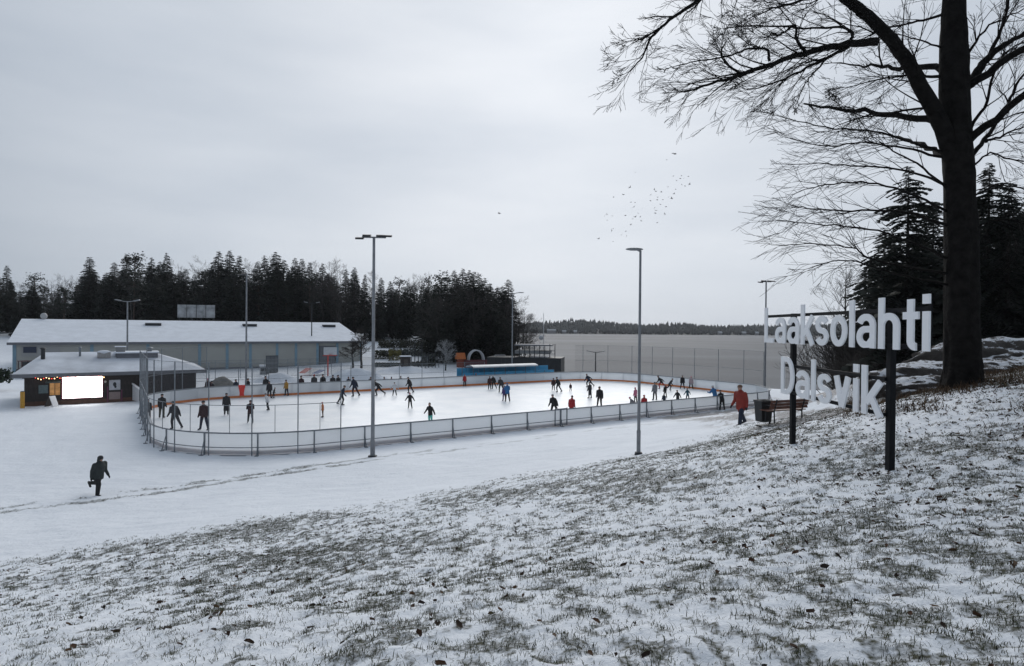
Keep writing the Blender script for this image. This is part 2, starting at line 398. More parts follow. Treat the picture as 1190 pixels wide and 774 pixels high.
# ------------------------------------------------------------------ rink ice
ic = bpy.data.materials.new('rink_ice'); ic.use_nodes = True
t = ic.node_tree; b = t.nodes['Principled BSDF']; b.inputs['Roughness'].default_value = .42; b.inputs['Specular IOR Level'].default_value = .3
co = N('ShaderNodeTexCoord'); n1 = N('ShaderNodeTexNoise'); n1.inputs['Scale'].default_value = .35; n1.inputs['Detail'].default_value = 10; n1.inputs['Roughness'].default_value = .72
r1 = N('ShaderNodeValToRGB'); r1.color_ramp.elements[0].position = .3; r1.color_ramp.elements[1].position = .65
r1.color_ramp.elements[0].color = (.72, .765, .81, 1); r1.color_ramp.elements[1].color = (.91, .925, .94, 1)
K = t.links.new
K(co.outputs['Object'], n1.inputs[0]); K(n1.outputs[0], r1.inputs[0]); K(r1.outputs[0], b.inputs['Base Color'])
m_ = MB(); m_.quad(*[(p[0], p[1], 0.0) for p in rink_outline(.8, .04)])
tag(m_.build('rink_ice', ic), kind='structure')

# ------------------------------------------------------------------ rink boards
M_board = mat('board_plastic', (.78, .80, .82), .4, .06, 1.5)
t = M_board.node_tree; b = t.nodes['Principled BSDF']        # the plastic lets some of the bright ice through
tl_ = t.nodes.new('ShaderNodeBsdfTranslucent'); tl_.inputs['Color'].default_value = (.85, .87, .89, 1); mi_ = t.nodes.new('ShaderNodeMixShader'); mi_.inputs[0].default_value = .6
t.links.new(b.outputs[0], mi_.inputs[1]); t.links.new(tl_.outputs[0], mi_.inputs[2]); t.links.new(mi_.outputs[0], t.nodes['Material Output'].inputs[0])
M_kick = mat('kick_orange', (.62, .19, .05), .5, .15, 3)
M_galv = mat('galvanised_steel', (.17, .19, .21), .5, .2, 6, metal=.3)
M_steel = mat('pole_steel', (.21, .22, .235), .5, .2, 3, metal=.2)
M_dark = mat('dark_paint', (.02, .022, .026), .6)
boards = thing('rink_boards', 'white rink boards with orange kick strip and grey rails round the ice', 'rink boards')
BH = 1.15
bp_ = rink_outline(2.85); nb = len(bp_)
pm = MB(); pm.bbox((-.5, -.018, .012), (.5, .018, BH - .03)); pm = pm.mesh('board_panel', M_board)
km = MB(); km.bbox((-.5, .0185, .012), (.5, .035, .225)); km = km.mesh('kick_strip', M_kick)
po = MB(); po.box((0, -.10, BH / 2 + .01), (.07, .06, BH + .02)); po.box((0, -.22, .45), (.03, .035, .95), Matrix.Rotation(math.radians(-16), 3, 'X')); po.box((0, -.34, .02), (.18, .2, .03)); po = po.mesh('post', M_galv)
def seg_place(mesh, name, a, b, gap, par):
    d = Vector((b[0] - a[0], b[1] - a[1], 0)); rz = math.atan2(d.y, d.x)
    return inst(mesh, name, par, ((a[0] + b[0]) / 2, (a[1] + b[1]) / 2, 0), (0, 0, rz), (d.length - gap, 1, 1))
for i in range(nb):
    a, b2 = bp_[i], bp_[(i + 1) % nb]
    seg_place(pm, 'board_panel', a, b2, .012, boards); seg_place(km, 'kick_strip', a, b2, .006, boards)
    c = bp_[i - 1]; tdir = math.atan2(b2[1] - c[1], b2[0] - c[0])
    inst(po, 'post', boards, (a[0], a[1], 0), (0, 0, tdir))
fine = rink_outline(.7, .12); fine.append(fine[0]); ztop = rink_outline(.7, .0); ztop.append(ztop[0])
m_ = MB(); m_.tube([(p[0], p[1], BH + .03) for p in fine], .035, 6, False); m_.build('top_rail', M_galv, boards)
m_ = MB(); m_.tube([(p[0], p[1], .42) for p in fine], .025, 5, False); m_.build('lower_rail', M_galv, boards)
M_cap = mat('board_cap', (.30, .32, .34), .5)
m_ = MB(); m_.tube([(p[0], p[1], BH - .01) for p in ztop], .03, 4, False); m_.build('cap_rail', M_cap, boards)
# gate in the near side
gp = atz(656, 495, 0); gi = min(range(nb), key=lambda i: (bp_[i][0] - gp.x) ** 2 + (bp_[i][1] - gp.y) ** 2)
ga = bp_[gi]; tdir = math.atan2(bp_[(gi + 1) % nb][1] - ga[1], bp_[(gi + 1) % nb][0] - ga[0])
gt = MB(); gt.bbox((-.55, -.2, .08), (-.49, -.14, 1.28)); gt.bbox((.49, -.2, .08), (.55, -.14, 1.28)); gt.bbox((-.55, -.2, 1.2), (.55, -.14, 1.26)); gt.bbox((-.55, -.2, .1), (.55, -.14, .16)); gt.bbox((-.03, -.19, .1), (.03, -.15, 1.2))
gt.build('gate_frame', M_galv, boards, (ga[0], ga[1], 0), (0, 0, tdir))

# ------------------------------------------------------------------ end nets
def net_material(name, col, alpha):
    m = bpy.data.materials.new(name); m.use_nodes = True; t = m.node_tree; b = t.nodes['Principled BSDF']
    b.inputs['Base Color'].default_value = (*col, 1); b.inputs['Roughness'].default_value = .9
    tr = t.nodes.new('ShaderNodeBsdfTransparent'); mi = t.nodes.new('ShaderNodeMixShader'); mi.inputs[0].default_value = alpha
    o = t.nodes['Material Output']; t.links.new(tr.outputs[0], mi.inputs[1]); t.links.new(b.outputs[0], mi.inputs[2]); t.links.new(mi.outputs[0], o.inputs[0])
    return m
M_net = net_material('nylon_net', (.10, .10, .11), .14)
def end_net(name, label, pts, H, midz, post_every, rpost, mull=None, mat_post=None):
    """tall netting on posts that follows a run of outline points"""
    n = thing(name, label, 'safety net')
    k = 0
    for i in range(0, len(pts), post_every):
        p = pts[i]; m = MB(); m.tube([(p[0], p[1], 0), (p[0], p[1], H)], rpost, 6); m.build('post', mat_post or M_galv, n)
    m = MB()
    for i in range(len(pts) - 1):
        a, c = pts[i], pts[i + 1]; m.quad((a[0], a[1], 1.2), (c[0], c[1], 1.2), (c[0], c[1], H), (a[0], a[1], H))
    m.build('netting', M_net, n)
    for z, r in ((midz, .022), (H - .02, .015)):
        m = MB(); m.tube([(p[0], p[1], z) for p in pts], r, 4, False); m.build('cable', mat_post or M_galv, n)
    if mull:
        for i in mull:
            p = pts[i]; m = MB(); m.tube([(p[0], p[1], 1.15), (p[0], p[1], midz)], .018, 5); m.build('mullion', M_galv, n)
    return n
def run_of(pxa, pya, pxb, pyb, off, step=1.1):
    o = rink_outline(step, off); n = len(o)
    f = lambda px, py: min(range(n), key=lambda i: (o[i][0] - atz(px, py, 0).x) ** 2 + (o[i][1] - atz(px, py, 0).y) ** 2)
    i, j = f(pxa, pya), f(pxb, pyb)
    if j < i: j += n
    return [o[k % n] for k in range(i, j + 1)]
ptsL = run_of(236, 462, 388, 525, .2, 1.15)
nL = len(ptsL)
end_net('safety_net', 'tall pole-mounted net above the boards at the rink end by the kiosk', ptsL, 4.9, 2.65, 2, .032, [i for i in range(1, nL, 2) if i > nL // 2])
ptsR = run_of(893, 462, 664, 442, .2, 1.1)
end_net('safety_net', 'tall grey net standing behind the lakeside end of the rink', ptsR, 4.7, 2.7, 3, .03)
# ------------------------------------------------------------------ buildings on the left
M_snow = mat('roof_snow', (.72, .75, .80), .8, .07, .8, .4, 5)
M_snow_thin = mat('snow_patchy', (.60, .63, .68), .8, .22, .5, .3, 6)
M_wallg = mat('hall_cladding', (.33, .33, .305), .6, .06, .6)
M_blue = mat('blue_pilaster', (.17, .27, .34), .5, .1, 2)
M_fascia = mat('grey_fascia', (.13, .135, .15), .6, .1, 2)
M_darkwood = mat('dark_stained_boards', (.028, .022, .02), .7, .35, 5)
M_brown = mat('brown_plinth', (.09, .045, .03), .7, .3, 4)
def frame_of(p, ang):   # local frame: x along the front, y into the building
    return Matrix.Translation(Vector((p[0], p[1], p[2] if len(p) > 2 else 0))) @ Matrix.Rotation(ang, 4, 'Z')
def wall_t(base, ang, px):
    """distance along a front line from its base point at which a picture column crosses it"""
    c, s = math.cos(ang), math.sin(ang); r = ray(px, 400); k = r.x / r.y
    return (k * base[1] - base[0]) / (c - k * s)
# --- long hall, parallel to the rink
HA = RKT - .03
hr = at(421, 421, 106); hall_z = 0.1
HLn = -wall_t((hr.x, hr.y), HA, 14)
hb = (hr.x - HLn * math.cos(HA), hr.y - HLn * math.sin(HA))
hall = thing('sports_hall', 'long pale grey hall with blue wall strips and a snow-covered roof', 'hall', (hb[0], hb[1], hall_z), HA)
Htot, HE, HR_, HD = HLn, 4.3, 7.6, 22.0
tp = [wall_t(hb, HA, x) for x in (232, 264, 291, 322, 344, 369, 392)]
pil = [0.25] + [tp[0] - 6.8 * k for k in (3, 2, 1) if tp[0] - 6.8 * k > 3] + tp + [Htot - .25]
for a, c in zip(pil[:-1], pil[1:]):
    if abs(a - tp[5]) < 1e-6:
        m = MB(); m.bbox((a + .2, .02, HE - .75), (c - .2, HD * .5, HE)); m.build('wall_panel', M_wallg, hall)
        d = MB(); d.bbox((a + .35, .1, 0), (c - .35, .25, HE - .8)); dd = d.build('roller_door', mat('door_grey', (.12, .13, .145), .5, .1, 2), hall)
        for k in range(5):
            q = MB(); q.bbox((a + .4, .06, .3 + k * .62), (c - .4, .1, .34 + k * .62)); q.build('door_rib', M_fascia, dd)
    else:
        m = MB(); m.bbox((a + .2, 0, 0), (c - .2, .2, HE)); m.build('wall_panel', M_wallg, hall)
        q = MB(); q.bbox((a + .2, -.03, 0), (c - .2, 0, .28)); q.build('plinth', M_fascia, hall)
for a in pil:
    m = MB(); m.bbox((a - .2, -.06, 0), (a + .2, .2, HE - .02)); m.build('pilaster', M_blue, hall)
m = MB(); m.bbox((.01, .3, 0), (Htot - .01, HD, HE - .02)); m.build('wall_core', M_wallg, hall)
# roof with a gable at the kiosk end and a hipped far end
m = MB(); e = .45
A0, A1, B0, B1 = (-e, -e, HE), (Htot + e, -e, HE), (-e, HD + e, HE), (Htot + e, HD + e, HE)
R0, R1 = (-e, HD / 2, HR_), (Htot - 1.0, HD / 2, HR_)
m.quad(A0, A1, R1, R0); m.quad(B1, B0, R0, R1); m.quad(A1, B1, R1); m.quad(B0, A0, R0); m.quad(A0, B0, B1, A1)
rf = m.build('roof', M_snow, hall)
m = MB(); m.bbox((-e - .04, -e - .07, HE - .32), (Htot + e + .04, -e + .04, HE + .03)); m.build('fascia', M_fascia, hall)
for px in (178, 290, 382):
    tt_ = wall_t((hb[0] - math.sin(HA) * 8.4, hb[1] + math.cos(HA) * 8.4), HA, px)
    z = HE + (HR_ - HE) * 8.6 / (HD / 2 + e)
    m = MB(); m.box((tt_, 8.4, z + .12), (2.2, 1.0, .4)); hh = m.build('roof_hatch', M_dark, hall)
    m = MB(); m.box((tt_, 8.4, z + .36), (2.3, 1.1, .06)); m.build('hatch_lid', M_fascia, hh)
m = MB(); m.ellipsoid((2.2, HD / 2, HR_ + .45), (.45, .45, .48), 12, 8); m.tube([(2.2, HD / 2, HR_ - .2), (2.2, HD / 2, HR_ + .2)], .25, 10); m.build('roof_vent', mat('vent_grey', (.38, .38, .38), .5), hall, smooth=True)
m = MB(); m.bbox((1.2, -.16, 2.9), (2.6, -.1, 3.7)); m.build('name_board', mat('sign_navy', (.02, .03, .06), .5), hall)
m = MB(); m.bbox((1.0, -.08, 2.4), (5.2, -.05, 4.0)); m.build('light_panel', mat('panel_light', (.30, .30, .30), .6), hall)

# --- kiosk
kp = atz(28, 473, 0); kq = atz(150, 467, 0); KA = math.atan2(kq.y - kp.y, kq.x - kp.x)
KL = wall_t((kp.x, kp.y), KA, 228); KD = 9.5; KE = 2.75; KRZ = 4.35
kiosk = thing('kiosk', 'low dark kiosk with snowy hipped roof beside the rink end', 'kiosk', (kp.x, kp.y, -.02), KA)
def kt(px): return wall_t((kp.x, kp.y), KA, px)
def kz(px, py):
    t_ = kt(px); p = (kp.x + t_ * math.cos(KA), kp.y + t_ * math.sin(KA)); r = ray(px, py); return CAMH + r.z * p[1] / r.y
def ko(x0, y0, x1, y1):    # rectangle on the front in wall coordinates from picture corners
    return kt(x0), kz(x0, y1), kt(x1), kz(x1, y0)
m = MB(); m.bbox((0, .02, .0), (KL, KD, KE)); wl = m.build('wall', M_darkwood, kiosk)
nbd = int(KL / .3)
bm_ = MB(); bm_.bbox((0, -.012, .42), (.28, .02, KE - .02)); bm_ = bm_.mesh('cladding_board', M_darkwood)
for k in range(nbd): inst(bm_, 'cladding_board', wl, (.01 + k * (KL - .02) / nbd, 0, 0))
m = MB(); m.bbox((-.03, -.05, .0), (KL * .72, .02, .42)); m.build('plinth', M_brown, kiosk)
o = .75
a0, a1, b0, b1 = (-o, -o, KE), (KL + o, -o, KE), (-o, KD + o, KE), (KL + o, KD + o, KE)
r0, r1 = (kt(58) * .0 + .9, KD * .5, KRZ), (KL - 3.6, KD * .5, KRZ)
m = MB(); m.quad(a0, a1, r1, r0); m.quad(b1, b0, r0, r1); m.quad(a1, b1, r1); m.quad(b0, a0, r0); m.quad(a0, b0, b1, a1); m.build('roof', M_snow_thin, kiosk)
m = MB()
for (p, q) in ((a0, a1), (a1, b1), (b1, b0), (b0, a0)):
    c = [(p[i] + q[i]) / 2 for i in range(3)]; ln = math.dist(p, q); an = math.atan2(q[1] - p[1], q[0] - p[0])
    m.box((c[0], c[1], KE - .12), (ln + .1, .1, .3), Matrix.Rotation(an, 3, 'Z'))
m.build('fascia', M_fascia, kiosk)
# raised roof step on the right half
m = MB(); m.bbox((KL * .50, KD * .30, 3.6), (KL - 3.0, KD * .62, 4.25)); st = m.build('roof_step', M_fascia, kiosk)
m = MB(); m.bbox((KL * .50 - .15, KD * .30 - .15, 4.25), (KL - 2.9, KD * .62, 4.37)); m.build('step_snow', M_snow, st)
def roofz(y): return KE + (KRZ - KE) * (y + o) / (KD * .5 + o)
for px, yv, w, h, nm, mm in ((93, 3.6, .09, .75, 'vent_pipe', M_galv), (174, 4.0, .2, .55, 'vent_pipe', M_galv), (50, 3.0, .16, .9, 'vent_pipe', M_dark)):
    x = wall_t((kp.x - math.sin(KA) * yv, kp.y + math.cos(KA) * yv), KA, px)
    m = MB(); m.tube([(x, yv, roofz(yv) - .1), (x, yv, roofz(yv) + h)], w, 10); v_ = m.build(nm, mm, kiosk, smooth=False)
    m = MB(); m.tube([(x, yv, roofz(yv) + h), (x, yv, roofz(yv) + h + .1)], [w * 1.7, w * .8], 10); m.build('vent_cap', mm, v_)
x = wall_t((kp.x - math.sin(KA) * 3.6, kp.y + math.cos(KA) * 3.6), KA, 140)
m = MB(); m.box((x, 3.6, roofz(3.6) + .35), (.75, .75, .9)); ch = m.build('chimney', mat('chimney_grey', (.22, .22, .22), .7, .1), kiosk)
m = MB(); m.box((x, 3.6, roofz(3.6) + .84), (.9, .9, .08)); m.build('chimney_cap', M_snow, ch)
x = wall_t((kp.x - math.sin(KA) * 3.2, kp.y + math.cos(KA) * 3.2), KA, 121)
m = MB(); m.box((x, 3.2, roofz(3.2) + .2), (1.0, .7, .5)); hp = m.build('fan_unit', mat('unit_grey', (.3, .29, .28), .7, .2), kiosk)
m = MB(); m.ellipsoid((x, 3.2, roofz(3.2) + .45), (.56, .42, .2), 12, 6); m.build('snow_cap', M_snow, hp, smooth=True)
# window, counter, poster
x0, z0, x1, z1 = ko(58, 443, 70, 459)
w_ = MB(); w_.bbox((x0, -.05, z0), (x1, -.02, z1)); win = w_.build('window', mat('lit_window', (.35, .2, .08), .4, .5, 3, emit=(1, .45, .12), estr=.16), kiosk)
m = MB(); m.bbox((x0 - .06, -.07, z1), (x1 + .06, -.015, z1 + .07)); m.bbox((x0 - .06, -.07, z0 - .07), (x1 + .06, -.015, z0)); m.bbox(((x0 + x1) / 2 - .02, -.07, z0), ((x0 + x1) / 2 + .02, -.015, z1)); m.build('frame', M_dark, win)
m = MB(); m.box(((x0 + x1) / 2 - .1, -.32, z1 + .02), (x1 - x0 + .3, .6, .04), Matrix.Rotation(math.radians(14), 3, 'X')); m.build('awning', mat('awning_teal', (.05, .09, .10), .7), kiosk)
x0, z0, x1, z1 = ko(45, 447, 56, 457)
m = MB(); m.bbox((x0, -.06, z0), (x1, -.015, z1)); m.build('shutter', mat('shutter_grey', (.10, .14, .145), .5, .2), kiosk)
x0, z0, x1, z1 = ko(127, 441, 140, 453)
m = MB(); m.bbox((x0, -.06, z0), (x1, -.015, z1)); pb = m.build('poster', mat('poster_white', (.40, .41, .44), .5, .15, 4), kiosk)
m = MB(); m.ellipsoid(((x0 + x1) / 2, -.062, (z0 + z1) / 2 + .05), (.13, .012, .2), 8, 6); m.ellipsoid(((x0 + x1) / 2 + .05, -.062, (z0 + z1) / 2 - .16), (.09, .012, .12), 8, 6); m.build('printed_figure', M_dark, pb, smooth=True)
x0, z0, x1, z1 = ko(127, 455, 140, 464)
m = MB(); m.bbox((x0, -.06, z0), (x1, -.015, z1)); m.build('notice_panel', mat('panel_taupe', (.22, .17, .16), .6, .1), kiosk)
m = MB(); m.bbox((x0 - .15, -.08, z0 - .2), (x0 - .06, -.015, z1 + .5)); m.bbox((x1 + .06, -.08, z0 - .2), (x1 + .15, -.015, z1 + .2)); m.build('door_frame', mat('frame_magenta', (.12, .03, .07), .6), kiosk)
m = MB(); m.ellipsoid((ko(120, 440, 124, 446)[0] + .15, -.08, ko(120, 440, 124, 446)[1] + .2), (.1, .06, .1), 10, 6); m.build('wall_lamp', mat('lamp_glass', (.5, .5, .45), .3), kiosk, smooth=True)
# --- bright screen on the front of the kiosk
x0, z0, x1, z1 = ko(73, 437, 119, 463)
scx = thing('led_screen', 'glowing white outdoor screen with thin pink frame on the kiosk front', 'screen', (kp.x + x0 * math.cos(KA) + .14 * math.sin(KA), kp.y + x0 * math.sin(KA) - .14 * math.cos(KA), z0), KA)
w, h = x1 - x0, z1 - z0
m = MB(); m.bbox((0, -.03, 0), (w, .03, h)); m.build('display', mat('screen_glow', (.8, .8, .8), .5, emit=(1, .985, .97), estr=4.5), scx)
m = MB(); m.bbox((-.06, -.045, -.06), (0, .06, h + .06)); m.bbox((w, -.045, -.06), (w + .06, .06, h + .06)); m.bbox((0, -.045, -.06), (w, .06, 0)); m.bbox((0, -.045, h), (w, .06, h + .06)); m.build('frame', mat('screen_frame', (.35, .05, .10), .5), scx)
m = MB(); m.bbox((.1, .03, .1), (w - .1, .1, h - .1)); m.build('bracket', M_dark, scx)
# --- string of lights under the eave
sl = thing('string_lights', 'string of tiny red and warm white bulbs under the kiosk eave', 'string lights', (kp.x, kp.y, 0), KA)
M_bulbw = mat('bulb_warm', (.9, .8, .6), .4, emit=(1, .62, .28), estr=5); M_bulbr = mat('bulb_red', (.8, .1, .08), .4, emit=(1, .05, .03), estr=2.0)
mw = MB(); mw.ellipsoid((0, 0, 0), (.035, .035, .045), 8, 6); mw = mw.mesh('bulb', M_bulbw, True); mr = MB(); mr.ellipsoid((0, 0, 0), (.035, .035, .045), 8, 6); mr = mr.mesh('bulb', M_bulbr, True)
xa, xb_ = kt(42), kt(121); cord = []
for k in range(27):
    x = xa + (xb_ - xa) * k / 26; z = KE - .30 - .14 * abs(math.sin(k * .78)) - random.uniform(0, .07); cord.append((x, -.42, z + .05))
    inst(mw if k % 3 else mr, 'bulb', sl, (x, -.42, z))
m = MB(); m.tube(cord, .008, 4); m.build('cord', M_dark, sl)
# --- yellow post and A-board
p = atz(26, 475, 0)
yp = thing('bollard', 'stout yellow post at the corner of the kiosk', 'bollard', (p.x, p.y, gz(p.x, p.y) - .02))
m = MB(); m.tube([(0, 0, 0), (0, 0, 1.35)], .15, 10); m.build('post', mat('yellow_paint', (.50, .26, .03), .5, .15), yp)
m = MB(); m.ellipsoid((0, 0, 1.36), (.15, .15, .06), 10, 5); m.build('cap', M_dark, yp)
p = atz(60, 473, 0)
ab = thing('sandwich_board', 'small white folding A-board standing in front of the kiosk window', 'sign board', (p.x, p.y, gz(p.x, p.y) - .02), KA + .9)
for s_ in (-1, 1):
    m = MB(); m.box((0, .22 * s_, .46), (.55, .03, .96), Matrix.Rotation(math.radians(22 * s_), 3, 'X')); m.build('board', mat('aboard_white', (.55, .56, .58), .5) if s_ < 0 else M_darkwood, ab)

# ------------------------------------------------------------------ billboard above the hall roof
bx = thing('billboard', 'white four-panel board on posts at the edge of the wood behind the hall', 'billboard', (at(206, 360, 122).x, 122, 0), .2)
bl = at(206, 354, 122); br_ = at(247, 354, 122); bw_ = (br_.x - bl.x); bt, bb = bl.z, at(206, 369, 122).z
g0 = gz(bl.x, 122)
for k in range(4):
    m = MB(); m.bbox((k * bw_ / 4 + .06, -.1, bb), ((k + 1) * bw_ / 4 - .06, .05, bt)); m.build('panel', mat('billboard_white', (.28, .29, .30), .7, .45, .9), bx)
for k in (.2, 1.5, 2.5, 3.8):
    m = MB(); m.bbox((k * bw_ / 4 - .1, .06, g0 - .3), (k * bw_ / 4 + .1, .26, bt)); m.build('leg', M_dark, bx)

# ------------------------------------------------------------------ dark boathouse with a roof terrace
q0 = at(566, 430, 88); q1 = at(652, 430, 86)
bo = thing('boathouse', 'black flat-roofed building with a roof terrace at the lake shore', 'building', (q0.x, q0.y, -.6), math.atan2(q1.y - q0.y, q1.x - q0.x))
BL = math.dist((q0.x, q0.y), (q1.x, q1.y)); zt = at(652, 417, 86).z + .6
M_black = mat('black_cladding', (.013, .014, .016), .6, .3, 2)
m = MB(); m.bbox((0, 0, 0), (BL, 5, zt)); wl = m.build('wall', M_black, bo)
for k in range(int(BL / .55)):
    m = MB(); m.bbox((k * .55 + .03, -.03, .1), (k * .55 + .5, 0, zt - .12)); m.build('cladding_panel', M_black, wl)
m = MB(); m.bbox((-.05, -.06, zt), (BL + .05, 5.05, zt + .08)); m.build('roof_edge', M_dark, bo)
m = MB(); m.bbox((BL * .55, 1.2, zt + .083), (BL * .8, 4.6, zt + .14)); m.build('snow_patch', M_snow, bo)
def bxl(px): return (at(px, 400, 87).x - q0.x)
ds, de = bxl(597), bxl(645)
zs = at(600, 410, 88).z + .6; zc = at(600, 401, 88).z + .6
m = MB(); m.bbox((ds, 1.0, zs - .12), (de - .9, 4.4, zs + .35)); m.build('terrace_slab', mat('terrace_grey', (.20, .205, .21), .7, .2), bo)
m = MB(); m.bbox((ds, .9, zc - .1), (de - .6, 4.4, zc + .1)); m.build('canopy', M_fascia, bo)
for k in range(9):
    x = ds + (de - ds) * k / 8; m = MB(); m.bbox((x - .05, .92, zt + .08), (x + .05, 1.02, zc + (.2 if k > 6 else 0))); m.build('terrace_post', M_dark, bo)
for zz in (zt + .6, zt + 1.05):
    m = MB(); m.bbox((bxl(628), .9, zz), (de, .96, zz + .06)); m.build('railing', M_dark, bo)
p = at(632, 417, 90)
fp = thing('flagpole', 'thin white flagpole rising behind the black boathouse', 'flagpole', (p.x, p.y + 1.5, gz(p.x, p.y) - .1))
m = MB(); m.tube([(0, 0, 0), (0, 0, at(632, 363, 91.5).z - gz(p.x, p.y))], [.07, .04], 6); m.build('pole', mat('pole_white', (.4, .41, .43), .5), fp)
m = MB(); m.ellipsoid((-.35, 0, at(632, 388, 91.5).z), (.4, .25, .35), 10, 6); m.tube([(0, 0, at(632, 388, 91.5).z), (-.3, 0, at(632, 388, 91.5).z)], .04, 5); m.build('dish', mat('pole_white', (.4, .41, .43), .5), fp, smooth=True)

# ------------------------------------------------------------------ players' bench shelter behind the far boards
s0 = from_rink(*to_rink(atz(512, 449, 0).x, atz(512, 449, 0).y)); sp0 = atz(512, 443, 0); sp1 = atz(617, 438.5, 0)
u0, _v = to_rink(sp0.x, sp0.y); u1, _v2 = to_rink(sp1.x, sp1.y); vv = RKW / 2 + 1.6
sh0 = from_rink(u0, vv)
sh = thing('bench_shelter', 'bright blue players bench shelter with white arched roof behind the far boards', 'shelter', (sh0[0], sh0[1], -.03), RKT)
SL = u1 - u0
M_sblue = mat('shelter_blue', (.05, .28, .48), .5, .15, 2)
npn = 9
for k in range(npn):
    m = MB(); m.bbox((k * SL / npn + .02, 1.4, 0), ((k + 1) * SL / npn - .02, 1.46, 1.95)); m.build('back_panel', M_sblue, sh)
    m = MB(); m.bbox((k * SL / npn + .02, .05, .25), ((k + 1) * SL / npn - .02, .1, 1.45)); m.build('front_panel', M_sblue, sh)
for k in range(npn + 1):
    m = MB(); m.bbox((k * SL / npn - .03, .02, 0), (k * SL / npn + .03, .08, 2.1 if k < 8 else 1.45)); m.build('post', M_fascia, sh)
m = MB(); ra = SL * .10; rb = SL * .80; pr = None
for k in range(9):
    an = math.pi * k / 8; y = .75 - .95 * math.cos(an); z = 2.05 + .28 * math.sin(an)
    if pr: m.quad((ra, pr[0], pr[1]), (rb, pr[0], pr[1]), (rb, y, z), (ra, y, z)); m.quad((ra, pr[0], pr[1] - .04), (ra, y, z - .04), (rb, y, z - .04), (rb, pr[0], pr[1] - .04))
    pr = (y, z)
m.build('arched_roof', mat('polycarbonate_white', (.52, .54, .56), .4, .1, 1), sh)
m = MB(); m.bbox((.2, .9, .42), (SL - .2, 1.3, .47)); m.build('bench_seat', M_darkwood, sh)
# play equipment behind the shelter
p = at(535, 423, 97)
PHS = .62
ph = thing('playhouse', 'small orange-roofed playhouse behind the blue bench shelter', 'playhouse', (p.x, p.y, gz(p.x, p.y) - .05), .4)
zb = p.z - gz(p.x, p.y)
m = MB(); m.bbox((-.8, -.8, 0), (.8, .8, 1.7)); m.build('wall', mat('playhouse_red', (.20, .04, .02), .6, .2), ph)
m = MB(); m.quad((-1.2, -1, 1.6), (1.2, -1, 1.6), (1.2, 0, 2.8), (-1.2, 0, 2.8)); m.quad((1.2, 1, 1.6), (-1.2, 1, 1.6), (-1.2, 0, 2.8), (1.2, 0, 2.8)); m.quad((-1.2, 1, 1.6), (-1.2, -1, 1.6), (-1.2, 0, 2.8)); m.quad((1.2, -1, 1.6), (1.2, 1, 1.6), (1.2, 0, 2.8)); m.build('roof', mat('playhouse_orange', (.42, .11, .02), .6, .3), ph)
ph.scale = (PHS, PHS, .85)
p = at(553, 423, 98)
ar = thing('climbing_dome', 'white arched climbing frame on a maroon base behind the bench shelter', 'climbing frame', (p.x, p.y, gz(p.x, p.y) - .05), .3)
for k in range(4):
    m = MB(); pts = [(1.25 * math.cos(math.pi * j / 10), (k - 1.5) * .45, 1.25 + 1.6 * math.sin(math.pi * j / 10)) for j in range(11)]; m.tube(pts, .09, 6); m.build('arch', mat('frame_white', (.45, .46, .48), .5), ar)
m = MB(); m.bbox((-2.0, -1, 0), (2.0, 1, 1.25)); m.build('base', mat('base_maroon', (.09, .02, .025), .7, .2), ar)
p = at(581, 423, 90)
go = thing('hockey_goal', 'white-framed goal leaning behind the bench shelter beside the boathouse', 'goal', (p.x, p.y, gz(p.x, p.y) - .02), RKT)
zz = p.z + .05
for a_, c_ in (((-.9, 0, 0), (-.9, 0, 2.9)), ((.9, 0, 0), (.9, 0, 2.9)), ((-.9, 0, 2.9), (.9, 0, 2.9)), ((-.9, 0, 1.55), (.9, 0, 1.55))):
    m = MB(); m.tube([a_, c_], .06, 6); m.build('bar', mat('frame_white', (.45, .46, .48), .5), go)
m = MB(); m.quad((-.9, .03, 1.55), (.9, .03, 1.55), (.9, .03, 2.9), (-.9, .03, 2.9)); m.build('netting', net_material('goal_net', (.4, .4, .4), .35), go)

# ------------------------------------------------------------------ court between the rink and the hall
def fence_line(label, a, c, H, n, z=0.0):
    d = Vector((c[0] - a[0], c[1] - a[1], 0)); f = thing('court_fence', label, 'fence', (a[0], a[1], z), math.atan2(d.y, d.x))
    for k in range(n + 1):
        m = MB(); m.tube([(d.length * k / n, 0, -.05), (d.length * k / n, 0, H)], .035, 5); m.build('post', M_galv, f)
    for zz in (.1, H * .5, H - .02):
        m = MB(); m.tube([(0, 0, zz), (d.length, 0, zz)], .018, 4); m.build('rail', M_galv, f)
    m = MB(); m.quad((0, 0, .05), (d.length, 0, .05), (d.length, 0, H), (0, 0, H)); m.build('mesh_panel', net_material('chain_link', (.16, .17, .17), .16), f)
fa = from_rink(-24, RKW / 2 + 6.5); fb = from_rink(12, RKW / 2 + 6.5); fc = from_rink(-24, RKW / 2 + 24); fd = from_rink(12, RKW / 2 + 24)
fence_line('grey wire court fence running along behind the far boards', fa, fb, 2.4, 12)
fence_line('grey wire court fence in front of the long hall wall', fc, fd, 2.4, 12)
fence_line('grey wire court fence joining the kiosk side of the court', fa, fc, 2.4, 6)
p = atz(381, 437, .0)
hp_ = hit(381, 437)
bk = thing('basketball_hoop', 'red basketball stand with pale backboard on the court before the hall', 'basketball hoop', (hp_.x, hp_.y, hp_.z - .05), HA)
M_red = mat('red_paint', (.40, .05, .04), .5, .15)
hh_ = 3.0
m = MB(); m.tube([(0, 0, 0), (0, 0, hh_)], .1, 8); m.build('pole', M_red, bk)
m = MB(); m.bbox((-.08, -1.1, hh_ - .06), (.08, 0, hh_ + .06)); m.bbox((-1.0, -1.12, hh_ - .1), (1.0, -1.05, hh_ + .02)); m.build('arm', M_red, bk)
